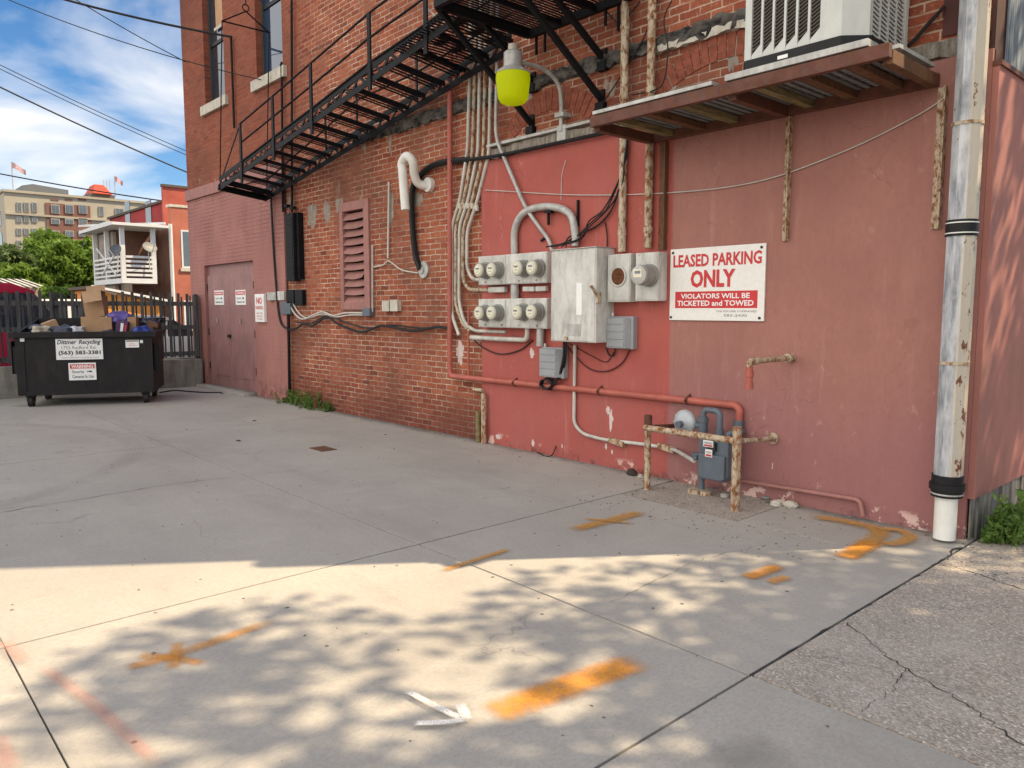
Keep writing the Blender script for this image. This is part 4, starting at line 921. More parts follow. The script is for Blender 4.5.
# air conditioner
ax0,ax1=-2.90,-2.12;ay0,ay1=-.79,-.1;az=SZ+.112;ah=.86
t=thing('air_conditioner','grey outdoor air conditioner with louvred sides on the bracket shelf','air conditioner',((ax0+ax1)/2,(ay0+ay1)/2,az))
def chamf(x0,x1,y0,y1,c): return [(x0,y0+.03),(x0+.03,y0),(x1-c,y0),(x1,y0+c),(x1,y1-.03),(x1-.03,y1),(x0+.03,y1),(x0,y1-.03)]
MB().prism(chamf(ax0-.015,ax1+.015,ay0-.015,ay1+.01,.13),2,az,az+.075).build('base_pan',m_blk,t,bevel=.01)
MB().prism(chamf(ax0+.03,ax1-.03,ay0+.03,ay1-.03,.11),2,az+.08,az+ah-.03).build('coil',pmat('coil fins',(.045,.04,.035),.6,.3,.5,60),t)
MB().prism(chamf(ax0-.005,ax1+.005,ay0-.005,ay1+.005,.12),2,az+ah-.04,az+ah).build('top_cap',m_acw,t,bevel=.008)
c=.12
MB().prism([(ax1-c-.12,ay0+.001),(ax1-c,ay0+.001),(ax1-.001,ay0+c),(ax1-.001,ay0+c+.04),(ax1-.03,ay0+c+.04),(ax1-c-.01,ay0+.029),(ax1-c-.12,ay0+.029)],2,az+.0752,az+ah-.041).build('corner_panel',m_acw,t)
MB().box(ax0,ax0+.05,ay0,ay0+.029,az+.0752,az+ah-.041).build('corner_post',m_acw,t,bevel=.004);MB().box(ax1-.029,ax1,ay1-.05,ay1,az+.0752,az+ah-.041).build('corner_post',m_acw,t,bevel=.004)
xa,xb=ax0+.051,ax1-c-.121;n=6;wd=(xb-xa)/n;mb=MB();lm=MB()
for i in range(n+1):
    x=xa+i*wd
    if i<n: mb.box(x+wd-.016,x+wd,ay0+.002,ay0+.02,az+.0752,az+ah-.041)
    if i<n:
        mb.add([(x,ay0+.004,az+.0755),(x+wd-.017,ay0+.004,az+.0755),(x+wd-.017,ay0+.004,az+.16),(x,ay0+.004,az+.1)],[(0,1,2,3)])
        for j in range(30):
            z=az+.11+j*.024+(.03 if False else 0);
            if z<az+ah-.06: lm.bar((x+.003,ay0+.012,z),(x+wd-.018,ay0+.012,z+.03),.012,.005)
mb.build('grille_frame',m_acw,t);lm.build('grille_louvre',pmat('tan grille wire',(.12,.10,.08),.5,.1,.2,9,bump=0),t)
ya,yb=ay0+c+.041,ay1-.051;mb=MB();lm=MB();n=4;wd=(yb-ya)/n
for i in range(n):
    y=ya+i*wd;mb.box(ax1-.02,ax1-.002,y+wd-.02,y+wd,az+.0752,az+ah-.041)
    for j in range(27): lm.bar((ax1-.008,y+.002,az+.1+j*.028),(ax1-.008,y+wd-.022,az+.085+j*.028),.01,.012)
mb.build('side_frame',m_acw,t);lm.build('side_louvre',m_acw,t)
q=((ax0+xb)/2+.02,ay0-.016,az+.035);MB().box(q[0]-.035,q[0]+.035,ay0-.0185,ay0-.0155,q[2]-.011,q[2]+.011).build('badge',m_white,t)
# ------------------------------------------------------------------ leased parking sign
t=thing('parking_sign','white and red leased parking only sign bolted to the mauve stucco','sign',(-3.56,-.05,1.4))
sx0,sx1,sz0,sz1=-4.005,-3.11,1.405,2.008;ys=-.062
MB().box(sx0,sx1,ys,-.047,sz0,sz1).build('board',m_signd,t,bevel=.002)
fx=lambda k:sx0+(sx1-sx0)*k
fz=lambda k:sz1-(sz1-sz0)*k
MB().box(fx(.065),fx(.935),ys-.0015,ys-.0003,fz(.83),fz(.60)).build('red_band',m_red,t)
text('LEASED PARKING',fx(.035),fx(.965),fz(.26),fz(.085),ys-.002,m_red,t,.03)
text('ONLY',fx(.235),fx(.71),fz(.55),fz(.305),ys-.002,m_red,t,.04)
text('VIOLATORS WILL BE',fx(.13),fx(.86),fz(.70),fz(.63),ys-.0025,m_white,t,.022)
text('TICKETED and TOWED',fx(.09),fx(.90),fz(.80),fz(.725),ys-.0025,m_white,t,.022)
text('THE FISCHER COMPANIES',fx(.52),fx(.93),fz(.885),fz(.86),ys-.002,m_inkg,t)
text('583-2430',fx(.60),fx(.84),fz(.945),fz(.91),ys-.002,m_inkg,t)
mb=MB()
for a_,b_ in ((.03,.05),(.96,.05),(.02,.96),(.96,.96)): mb.cyl((fx(a_),ys,fz(b_)),(fx(a_),ys-.006,fz(b_)),.011,10)
mb.build('bolt',m_ink,t)
# door signs
def cam_glyph(mb,x,z,s,y,fr=None):
    P=[(x-.5*s,z-.2*s),(x+.3*s,z-.28*s),(x+.38*s,z+.1*s),(x-.42*s,z+.25*s)]
    mb.add([fr(a,b) if fr else (a,y,b) for a,b in P],[(0,1,2,3)])
    P=[(x-.9*s,z-.25*s),(x-.55*s,z-.18*s),(x-.55*s,z+.0*s),(x-.9*s,z+.25*s)]
    mb.add([fr(a,b) if fr else (a,y,b) for a,b in P],[(0,1,2,3)])
for x0,x1,y0,y1,yy,lb in ((214,223,290.5,305,.0115,'warning sign on the left leaf of the mauve double door'),(235,245,290,305,.0115,'warning sign on the right leaf of the mauve double door')):
    X0,X1,Z0,Z1=wext(x0,x1,y0,y1,0.)
    t=thing('warning_sign',lb,'sign',(X0,.01,Z0),group='warning signs on the door')
    MB().box(X0,X1,.009,.0195,Z0,Z1).build('board',m_white,t,bevel=.002)
    h_=Z1-Z0;w_=X1-X0
    MB().box(X0+.02,X1-.02,.0075,.0087,Z1-.32*h_,Z1-.08*h_).build('red_band',m_red,t)
    text('WARNING',X0+.05*w_+.03,X1-.03-.05*w_,Z1-.26*h_,Z1-.14*h_,.007,m_white,t,.03)
    text('Security',X0+.12*w_,X0+.56*w_,Z0+.36*h_,Z0+.53*h_,.0085,m_ink,t,.02)
    gm=MB();cam_glyph(gm,X0+.8*w_,Z0+.46*h_,.16*w_,.0085);gm.build('camera_symbol',m_ink,t)
    text('Cameras In Use',X0+.12*w_,X1-.12*w_,Z0+.14*h_,Z0+.29*h_,.0085,m_ink,t,.03)
X0,X1,Z0,Z1=wext(255.5,264.5,294,322,.05)
t=thing('no_parking_sign','narrow white no parking sign with red letters right of the double door','sign',(X0,-.03,Z0))
MB().box(X0,X1,-.06,-.0135,Z0,Z1).build('board',m_white,t,bevel=.003);h_=Z1-Z0
text('NO',X0+.07,X1-.07,Z1-.36*h_,Z1-.12*h_,-.0615,m_red,t,.04);text('PARKING',X0+.03,X1-.03,Z1-.55*h_,Z1-.42*h_,-.0615,m_red,t,.02)
for i,(k_,s_) in enumerate(((.68,'ANY TIME'),(.78,'VIOLATORS'),(.88,'TOWED'))): text(s_,X0+.06,X1-.06,Z1-(k_+.04)*h_,Z1-(k_-.02)*h_,-.0615,m_red,t)
# ------------------------------------------------------------------ gas meter
pl=G(647,489);pr=G(735,510)
t=thing('guard_rail','rusty pipe guard rail standing around the gas meter','guard rail',((pl[0]+pr[0])/2,pl[1],0))
ztl=1.5-(0);zl=XP(0,0,1)[2]
def zat(p,x,y): # height over ground point p seen at image y
    r=ray(x,y);k=(p-CAM)[:2]@r[:2]/(r[:2]@r[:2]);return CAM[2]+r[2]*k
hl=zat(pl,646,415);hr=zat(pr,737,427);zr=zat(pl,648,427);zr2=zat(pr,736,441)
MB().cyl((pl[0],pl[1],-.02),(pl[0],pl[1],hl-.09),.028,14).build('post',m_rustp,t,smooth=True)
MB().cyl((pl[0],pl[1],hl-.0905),(pl[0],pl[1],hl),.034,14).build('post_sleeve',m_brn,t,smooth=True)
MB().cyl((pr[0],pr[1],-.02),(pr[0],pr[1],hr),.034,14).build('post',m_rustp,t,smooth=True)
MB().cyl((pl[0],pl[1]-.045,zr),(pr[0]-.02,pr[1]-.0,zr2),.026,12).build('rail',m_rustp,t,smooth=True)
MB().tube(fillet([(pr[0],pr[1],zr2),(pr[0]+.02,-.25,zr2-.02),(pr[0]+.03,-.05,zr2-.03)],.05),.018,10).build('wall_tie',m_rustc,t,smooth=True)
MB().tube([(pl[0],pl[1],zr),(pl[0]+.02,-.05,zr-.03)],.018,10).build('wall_tie',m_brn,t,smooth=True)
q=(pr[0]+.03,-.047,zr2-.03);MB().cyl(q,(q[0],-.06,q[2]),.045,14).build('flange',m_rustc,t)
GO=.33
X0,X1,Z0,Z1=wext(698.5,728,437,481,GO)
t=thing('gas_meter','grey blue gas meter with round regulator behind the rusty guard rail','gas meter',((X0+X1)/2,-GO,0))
poly=[(X0,Z0+.05),(X0+.04,Z0),(X1-.04,Z0),(X1,Z0+.05),(X1,Z1-.03),(X1-.03,Z1),(X0+.03,Z1),(X0,Z1-.03)]
MB().prism(poly,1,-GO,-GO+.17).build('body',m_gas,t,bevel=.012,smooth=True)
MB().prism([(a*1.0+(0),b) for a,b in [(X0+.015,Z0+.03),(X0+.05,Z0+.012),(X1-.05,Z0+.012),(X1-.015,Z0+.03),(X1-.015,Z1-.14),(X0+.015,Z1-.14)]],1,-GO-.03,-GO-.0005).build('front_plate',m_gas,t,bevel=.01)
MB().box(X0+.1,X0+.17,-GO-.03,-GO-.0005,Z1-.11,Z1-.04).build('index_box',m_ink,t,bevel=.006)
for x0,x1,y0,y1,s1 in ((703,713,440.5,447,'CALL 811'),(705,712,449.5,457,'DANGER')):
    e=wext(x0,x1,y0,y1,GO+.035);MB().box(e[0],e[1],-GO-.034,-GO-.0305,e[2],e[3]).build('sticker',m_white,t)
    hh=e[3]-e[2];MB().box(e[0]+.006,e[1]-.006,-GO-.0353,-GO-.0343,e[2]+.1*hh,e[2]+.34*hh).build('sticker_stripe',m_red,t)
    MB().box(e[0]+.008,e[1]-.008,-GO-.0353,-GO-.0343,e[2]+.62*hh,e[2]+.72*hh).box(e[0]+.012,e[1]-.012,-GO-.0353,-GO-.0343,e[2]+.48*hh,e[2]+.54*hh).build('print_line',m_inkg,t)
ri=W(697,489,GO);xr=W(697,440,GO)[0];xo=W(714,430,GO)[0]
zt=W(704,411,GO)[2]
MB().tube(fillet([(xr,-GO+.08,-.01),(xr,-GO+.08,zt),(xo,-GO+.08,zt),(xo,-GO+.08,Z1-.01)],.05,7),.024,12).build('riser',m_gas,t,smooth=True)
MB().cyl((xr,-GO+.08,zt-.2),(xr,-GO+.08,zt-.06),.038,12).cyl((xr,-GO+.08,zt-.1),(xr,-GO+.08,zt-.07),.045,8).cyl((xo,-GO+.08,Z1-.005),(xo,-GO+.08,Z1+.05),.034,10).build('union',m_gas,t,smooth=True)
MB().cyl((xr,-GO+.08,.12),(xr,-GO+.08,.28),.034,12).bar((xr-.09,-GO+.08,.3),(xr+.05,-GO+.08,.3),.05,.05).cyl((xr,-GO+.02,.3),(xr,-GO-.03,.3),.02,8).build('valve',m_gas,t,smooth=True,bevel=.004)
MB().cyl((xr-.04,-GO+.05,-.005),(xr-.04,-GO+.05,.03),.06,12).cyl((xr+.06,-GO+.05,-.005),(xr+.06,-GO+.05,.028),.045,12).build('base_rubble',m_rustc,t)
rc=W(680,423,GO);
MB().tube([(rc[0],-GO+.06+k_,rc[2]) for k_ in (.05,.03,.02,.0,-.02,-.045)],.1,26,True,[.06,.1,.105,.105,.09,.04]).build('regulator',m_gasl,t,smooth=True)
MB().cyl((rc[0]-.0,-GO+.01,rc[2]-.01),(rc[0],-GO-.03,rc[2]-.01),.028,12).cyl((rc[0],-GO+.08,rc[2]-.0),(xr,-GO+.08,rc[2]-.02),.024,10).build('regulator_cap',m_gas,t,smooth=True)
mb=MB()
for i in range(10):
    a=2*math.pi*i/10;mb.cyl((rc[0]+.094*math.cos(a),-GO+.08,rc[2]+.094*math.sin(a)),(rc[0]+.094*math.cos(a),-GO+.045,rc[2]+.094*math.sin(a)),.008,6)
mb.build('regulator_bolt',m_galv,t)
ot=W(738,432,.16)
MB().tube(fillet([(X1-.05,-GO+.08,Z1-.01),(X1-.05,-GO+.08,Z1+.03),(X1-.0,-.2,Z1+.03),(ot[0],-.085,Z1+.03),(ot[0],-.085,ot[2])],.03),.022,10).build('outlet_pipe',m_gas,t,smooth=True)
q=W(738.5,424,.085);MB().cyl((q[0],-.085,q[2]-.07),(q[0],-.085,q[2]+.03),.042,12).build('outlet_union',m_gas,t,smooth=True)
# rubble
def stone(p,s,m,lb,k=0):
    import bmesh
    bm=bmesh.new();bmesh.ops.create_icosphere(bm,subdivisions=2,radius=1)
    rr=random.Random(k);ph=[rr.random()*6 for _ in range(6)]
    vs=[]
    for v in bm.verts:
        c_=v.co;f_=1+.18*math.sin(3*c_.x+ph[0])+.15*math.sin(4*c_.y+ph[1])+.12*math.sin(5*c_.z+ph[2]);vs.append((p[0]+c_.x*s[0]*f_,p[1]+c_.y*s[1]*f_,max(0,p[2]+s[2]*.55+c_.z*s[2]*f_)))
    fs=[tuple(v.index for v in f_.verts) for f_ in bm.faces];bm.free()
    return tag(MB().add(vs,fs).build('stone',m),lb,'stone')
for i,(x,y,sx,sy,sz,lb) in enumerate(((790,507,.055,.04,.035,'pale broken stone at the right of the crumbled patch'),(776,505,.06,.04,.025,'flat grey stone left of the pale broken stone'),(765,499,.035,.025,.018,'small grey stone by the wall behind the right post'),(632,475,.06,.04,.035,'dark clod at the wall just left of the left guard post'),(640,478,.03,.025,.02,'pale chip next to the dark clod'),(725,497,.03,.03,.02,'small stone under the gas meter'))):
    stone(G(x,y),(sx,sy,sz),m_stone if i in (0,1,4) else (pmat('dark clod',(.05,.035,.03),.95) if i==3 else m_conc),lb,i)
# scattered grit and leaf litter
mb=MB()
for i in range(1500):
    u=random.random()
    if u<.45: x=random.uniform(-14,-1.7);y=-.05-abs(random.gauss(0,.12))
    elif u<.62: x=random.uniform(-4.1,-2.0);y=random.uniform(-1.4,-.05)
    elif u<.72: x=random.uniform(-1.6,-.6);y=random.gauss(-.35,.3)
    else:
        x=random.uniform(-13,0);y=random.uniform(-5,-.2)
        if random.random()<.55: continue
    if x>-1.58: z0=.004
    else: z0=0
    s=random.uniform(.003,.010)*(1.9 if random.random()<.1 else 1);a=random.random()*6
    p=[(x+s*math.cos(a+k*2.09)*random.uniform(.7,1.3),y+s*math.sin(a+k*2.09)*random.uniform(.7,1.3),z0+.001) for k in range(3)]
    mb.add(p+[(x,y,z0+s*.7)],[(0,1,3),(1,2,3),(2,0,3)])
o=mb.build('grit',pmat('grit',(.2,.175,.15),.95,0,.7,40));tag(o,'loose grit and leaf bits scattered over the lot and along the wall','litter');o['kind']='stuff'
for i,(x,y,s) in enumerate(((238,441,.06),(254,421,.05),(222,394,.06))):
    p=G(x,y);ob=MB().add([(p[0]-s,p[1],.004),(p[0],p[1]-s*.4,.006),(p[0]+s,p[1]+.01,.008),(p[0],p[1]+s*.4,.012)],[(0,1,2,3)]).build('dead_leaf',pmat('dead leaf',(.07,.05,.035),.9));tag(ob,['curled dark leaf alone in the middle of the lot','smaller curled dark leaf nearer the brick wall','dark scrap of leaf in front of the mauve double door'][i],'leaf')
# ------------------------------------------------------------------ foliage builder
def leaves(centers,rad,per,size,m,name,parent=None,seed=1,flat=.0,bias=None,clip=None):
    r=np.random.default_rng(seed);cs=np.repeat(np.array(centers),per,0);n=len(cs)
    d=r.normal(size=(n,3));d/=np.linalg.norm(d,axis=1)[:,None];p=cs+d*rad*(r.random((n,1))**.45)*np.array([1,1,.75])
    if clip is not None: k=clip(p);p=p[k];n=len(p)
    a=r.normal(size=(n,3));a/=np.linalg.norm(a,axis=1)[:,None];b=np.cross(a,r.normal(size=(n,3)));b/=np.linalg.norm(b,axis=1)[:,None]
    s=size*(.6+.8*r.random((n,1)));v=np.stack([p-a*s,p-b*s*.45,p+a*s,p+b*s*.45],1).reshape(-1,3)
    off=ROOT.get(parent.name,(0,0,0)) if parent else (0,0,0);v=v-np.array(off)
    me=bpy.data.meshes.new(name);me.from_pydata(v.tolist(),[],[(4*i,4*i+1,4*i+2,4*i+3) for i in range(n)]);me.materials.append(m)
    o=bpy.data.objects.new(name,me);C.objects.link(o)
    if parent: o.parent=parent;ROOT[o.name]=off
    return o
def crown(c,rx,rz,n,seed,shell=.5):
    r=np.random.default_rng(seed);out=[]
    while len(out)<n:
        p=r.uniform(-1,1,3);l=np.linalg.norm(p)
        if l>1 or l<shell*r.random(): continue
        k=1+.18*math.sin(3.1*p[0]*2+seed)+.14*math.sin(5*p[1]+seed*2)
        out.append((c[0]+p[0]*rx*k,c[1]+p[1]*rx*k,c[2]+p[2]*rz*k))
    return out
def tree(name,label,cat,base,h,rx,rz,ncl,per,leaf,m,seed,crad,trunk_r=.2,clip=None,group=None,cc=None):
    t=thing(name,label,cat,base,group=group);c=cc or (base[0],base[1],base[2]+h-rz)
    mb=MB();P=[base,(base[0]+.1,base[1],base[2]+(c[2]-base[2])*.5),(c[0],c[1],c[2])]
    mb.tube([tuple(p) for p in smoothpts(P,5)],trunk_r,10,True,list(np.linspace(trunk_r,trunk_r*.45,11)))
    cs=crown(c,rx,rz,ncl,seed)
    rr=random.Random(seed)
    for q in rr.sample(cs,min(28,len(cs))):
        s0=(base[0]*.3+c[0]*.7,base[1]*.3+c[1]*.7,base[2]+(c[2]-base[2])*rr.uniform(.55,.95))
        mid=tuple((a+b)/2+rr.uniform(-.1,.1) for a,b in zip(s0,q));mb.tube([s0,mid,q],.05,5,True,[trunk_r*.3,trunk_r*.15,.012])
    mb.build('trunk',m_bark,t,smooth=True);leaves(cs,crad,per,leaf,m,'crown',t,seed,clip=clip);return t
# weeds at the wall
def weed(name,label,x0,x1,y0,y1,h,n,seed,size=.022):
    rr=random.Random(seed);cs=[]
    t=thing(name,label,'weeds',((x0+x1)/2,(y0+y1)/2,0));st=MB()
    for i in range(n):
        x=rr.uniform(x0,x1);y=rr.uniform(y0,y1);k=1-abs((x-(x0+x1)/2)/((x1-x0)/2))**2*.6;hh=h*k*rr.uniform(.4,1)
        tip=(x+rr.uniform(-.05,.05),y+rr.uniform(-.06,.02),hh);st.tube([(x,y,0),tip],.003,4)
        for q in range(5): f_=q/4*.85+.15;cs.append((x+(tip[0]-x)*f_,y+(tip[1]-y)*f_,hh*f_))
    st.build('stem',m_leaf,t);leaves(cs,.045,7,size,m_leaf,'foliage',t,seed)
a_=G(272,405);b_=G(328,410)
weed('weed_clump','low green weeds at the foot of the brick beside the mauve wall',a_[0]-.2,b_[0]+.2,-.22,-.02,.3,34,3,.022)
weed('weed_clump','bushy green weed by the corrugated skirting at the building corner',-1.52,-1.2,-.05,.42,.34,46,4,.028)
weed('weed_clump','smaller green weed farther along the side wall skirting',-1.5,-1.25,1.5,2.0,.3,30,5,.026)
# ------------------------------------------------------------------ retaining wall, fence
XF=-15.12
o=MB().box(XF-.25,XF+.0,-9,-.06,-.03,.53).build('retaining_wall',pmat('old concrete wall',(.27,.255,.22),.9,0,.35,2.5,.04,dirt=.6),bevel=.012);tag(o,'low stained concrete wall under the grey picket fence','wall')
t=thing('picket_fence','weathered grey picket fence on the low concrete wall','fence',(XF-.1,-4.5,.53))
y=-.12;i=0;xf=XF-.1
while y>-7.6 and i<98:
    wv=.05 if i%2==0 else .026;xx=xf+(.03 if i%2==0 else -.05)
    MB().box(xx-.009,xx+.009,y-wv/2,y+wv/2,.56+random.uniform(0,.015),1.80+random.uniform(-.02,.02)-(.05 if i%2 else 0)).build('picket',m_fence,t)
    y-=.082;i+=1
for z in (1.60,1.15,.64): MB().box(xf-.04,xf+.02,-8.2,-.08,z-.04,z+.04).build('rail',m_fence,t)
for yy in (-.09,-2.5,-5.0,-7.5): MB().box(xf-.13,xf-.042,yy-.045,yy+.045,.5,1.78).build('post',m_fence,t)
# ------------------------------------------------------------------ dumpster
ang=R(66);dv_=np.array([math.cos(ang),math.sin(ang),0]);nv=np.array([-math.sin(ang),math.cos(ang),0])
P0=G(84,405.5)-nv*.0
def hit(x,y):  # intersection of a picture ray with the dumpster's front plane
    r=ray(x,y);k=((P0-CAM)@nv)/(r@nv);p=CAM+r*k;return (p-P0)@dv_,p[2]
u0,_=hit(16,360);u1,_=hit(153,360);ur0,zr_=hit(11,336);ur1,_=hit(158,336);_,ztop=hit(85,333);_,zbot=hit(85,394)
org=P0+dv_*(u0+u1)/2;W2=(u1-u0)/2;WR=(ur1-ur0)/2
dmp=thing('dumpster','black steel recycling dumpster on casters filled with cardboard','dumpster',(org[0],org[1],0),ang)
DD=1.25
r_=ray(90,319);k_=((P0+nv*DD-CAM)@nv)/(r_@nv);zb=(CAM+r_*k_)[2]
def L(mb,name,m,par=None,**k): return mb.build(name,m,par or dmp,local=True,**k)
t_=.03
bm_=MB()
# hollow body: front, back, two sides, floor
bm_.add([(-W2,0,zbot),(W2,0,zbot),(W2,0,ztop),(-W2,0,ztop),(-W2,t_,zbot),(W2,t_,zbot),(W2,t_,ztop),(-W2,t_,ztop)],[(0,1,2,3),(7,6,5,4),(3,2,6,7),(0,4,5,1),(0,3,7,4),(1,5,6,2)])
bm_.box(-W2,W2,DD-t_,DD,zbot,zb);
for s in (-1,1): bm_.add([(s*W2,t_,zbot),(s*W2,DD-t_,zbot),(s*W2,DD-t_,zb),(s*W2,t_,ztop),(s*(W2-t_),t_,zbot),(s*(W2-t_),DD-t_,zbot),(s*(W2-t_),DD-t_,zb),(s*(W2-t_),t_,ztop)],[(0,1,2,3),(7,6,5,4),(3,2,6,7),(0,4,5,1)])
bm_.box(-W2+t_,W2-t_,t_,DD-t_,zbot,zbot+.02);L(bm_,'body',m_dump)
L(MB().box(-WR,WR,-.06,-.001,ztop-.07,ztop+.02).box(-WR,-W2-.001,0,DD,ztop-.05,ztop+.03).box(W2+.001,WR,0,DD,ztop-.05,ztop+.03).box(-WR,WR,DD+.001,DD+.05,zb-.07,zb+.02),'rim',m_dump,bevel=.008)
L(MB().box(-W2,-W2+.12,-.012,-.0005,zbot+.02,ztop-.075).box(W2-.12,W2,-.012,-.0005,zbot+.02,ztop-.075).box(-W2+.12,W2-.12,-.012,-.0005,zbot,zbot+.06),'frame_strip',m_dump,bevel=.003)
for s in (-1,1):
    L(MB().box(s*(W2+.001),s*(W2+.07),.1,.3,ztop-.62,ztop-.2).box(s*(W2+.071),s*(W2+.085),.08,.32,ztop-.62,ztop-.12),'fork_pocket',m_dump,bevel=.006)
    L(MB().box(s*(W2+.001),s*(W2+.06),.36,.95,ztop-.32,ztop-.24),'side_rib',m_dump)
for sx in (-1,1):
    for yy in (.12,DD-.15):
        x=sx*(W2-.14);cs_=L(MB().box(x-.06,x+.06,yy-.06,yy+.06,zbot-.03,zbot-.001).box(x-.05,x-.04,yy-.05,yy+.05,.08,zbot-.03).box(x+.04,x+.05,yy-.05,yy+.05,.08,zbot-.03),'caster',m_dump)
        L(MB().cyl((x-.035,yy,.09),(x+.035,yy,.09),.09,20),'wheel',m_rub,cs_,smooth=True);L(MB().cyl((x-.038,yy,.09),(x+.038,yy,.09),.035,12),'hub',m_galv,cs_)
def dl(x,y): a,b=hit(x,y);return a-(u0+u1)/2,b
def decal(x0,x1,y0,y1,name='decal',m=m_white):
    a,zt=dl(x0,y0);b,_=dl(x1,y0);_,z0=dl((x0+x1)/2,y1);d=L(MB().box(a,b,-.016,-.0125,z0,zt),name,m,bevel=.001);return d,a,b,z0,zt
fr=lambda x,z:(x,-.0168,z)
d,a,b,z0,z1=decal(55.5,102.5,339,359.5,'decal');h_=z1-z0;w_=b-a;d['label']='white hauler decal with black lettering'
text('Dittmer',a+.03*w_,a+.44*w_,z0+.74*h_,z0+.95*h_,0,m_ink,d,.025,.25,fr);text('Recycling',a+.49*w_,a+.96*w_,z0+.68*h_,z0+.95*h_,0,m_ink,d,.025,.25,fr)
text('1755 Radford Rd.',a+.12*w_,a+.86*w_,z0+.50*h_,z0+.66*h_,0,m_inkg,d,.01,0,fr)
text('(563) 583-3381',a+.05*w_,a+.95*w_,z0+.19*h_,z0+.44*h_,0,m_ink,d,.035,0,fr);text('www.dittmerrecycling.com',a+.1*w_,a+.9*w_,z0+.04*h_,z0+.14*h_,0,m_inkg,d,0,0,fr)
d,a,b,z0,z1=decal(68.5,96,363,380,'decal');h_=z1-z0;w_=b-a;d['label']='white camera warning decal with red header'
L(MB().box(a+.05*w_,b-.05*w_,-.0172,-.0163,z1-.33*h_,z1-.08*h_),'red_band',m_red,d)
text('WARNING',a+.1*w_,b-.1*w_,z1-.30*h_,z1-.11*h_,0,m_white,d,.03,0,lambda x,z:(x,-.0178,z))
text('Security',a+.12*w_,a+.56*w_,z0+.36*h_,z0+.58*h_,0,m_ink,d,.01,0,fr);gm=MB();cam_glyph(gm,a+.8*w_,z0+.5*h_,.14*w_,0,fr);gm.build('camera_symbol',m_ink,d,local=True)
text('Cameras In Use',a+.12*w_,b-.1*w_,z0+.12*h_,z0+.31*h_,0,m_ink,d,.01,0,fr)
d,a,b,z0,z1=decal(125.5,139,340,347.5,'decal');d['label']='small white notice decal';L(MB().box(a+.01,b-.01,-.0172,-.0163,z1-.025,z1-.008),'yellow_band',m_moss,d)
L(MB().box(a+.05,a+.16,-.0172,-.0163,z0+.03,z0+.035).box(a+.05,a+.13,-.0172,-.0163,z0+.055,z0+.06),'print_line',m_red,d)
decal(20,24.5,337.5,341.5)
decal(140,143,340,343)
# rubbish in the dumpster (each its own thing)
def dpt(x,y,yy): # picture point on the plane at local depth yy
    r=ray(x,y);k=((P0+nv*yy-CAM)@nv)/(r@nv);p=CAM+r*k;return (p-P0)@dv_-(u0+u1)/2,p[2]
def worldp(lx,ly,z): p=org+dv_*lx+nv*ly;return (p[0],p[1],z)
def carton(label,x0,x1,y0,y1,yy,dep,tilt=0.,yaw=0.,m=m_card,open_=False,cat='box',group='cardboard boxes in the dumpster',name='cardboard_box'):
    a,zt=dpt(x0,y0,yy);b,zb2=dpt(x1,y1,yy);w_=b-a;h_=zt-zb2;t=thing(name,label,cat,worldp((a+b)/2,yy,zb2),ang+yaw,group)
    t.rotation_euler=(0,tilt,ang+yaw)
    if not open_: MB().box(-w_/2,w_/2,0,dep,0,h_).build('carton',m,t,local=True,bevel=.008);MB().box(-w_*.06,w_*.06,-.002,dep*.7,h_+.0005,h_+.002).build('tape',m_wirew,t,local=True)
    else:
        e=.006;MB().box(-w_/2,w_/2,0,e,0,h_).box(-w_/2,w_/2,dep-e,dep,0,h_).box(-w_/2,-w_/2+e,e,dep-e,0,h_).box(w_/2-e,w_/2,e,dep-e,0,h_).box(-w_/2+e,w_/2-e,e,dep-e,0,e).build('carton',m,t,local=True)
        MB().add([(-w_/2,0,h_),(w_/2,0,h_),(w_*.62,-.22,h_-.16),(-w_*.3,-.2,h_-.18)],[(0,1,2,3)]).add([(w_/2,0,h_),(w_/2,dep,h_),(w_/2+.18,dep,h_-.06),(w_/2+.2,0,h_-.1)],[(0,1,2,3)]).add([(-w_/2,dep,h_),(w_/2,dep,h_),(w_/2,dep+.1,h_+.1),(-w_/2,dep+.1,h_+.1)],[(0,1,2,3)]).build('flap',m,t,local=True)
    return t,w_,h_
carton('large carton lying lowest in the heap in the dumpster',80.5,113,317,345,.25,.45)
carton('tall open carton with hanging flaps on top of the heap',84,105,291,317,.35,.35,R(-6),0,m_card,True)
carton('small tilted carton at the left of the heap',51,66,320,340,.3,.3,R(-22),R(20))
t,w_,h_=carton('purple printed carton leaning in the heap',113,126,321,342,.15,.25,R(8),0,pmat('purple print',(.07,.02,.09),.5,0,.3,12))
MB().box(-w_*.1,w_*.14,-.004,-.0005,.05,h_-.03).build('white_print',m_white,t,local=True);MB().box(w_*.25,w_*.4,-.004,-.0005,.06,h_-.05).build('red_print',m_red,t,local=True)
carton('plain upright carton right of the purple printed one',127,137,317,342,.3,.3)
carton('dark brown crushed carton at the right end of the heap',138,150,320,342,.45,.35,R(25),R(10),pmat('dark cardboard',(.20,.10,.06),.85))
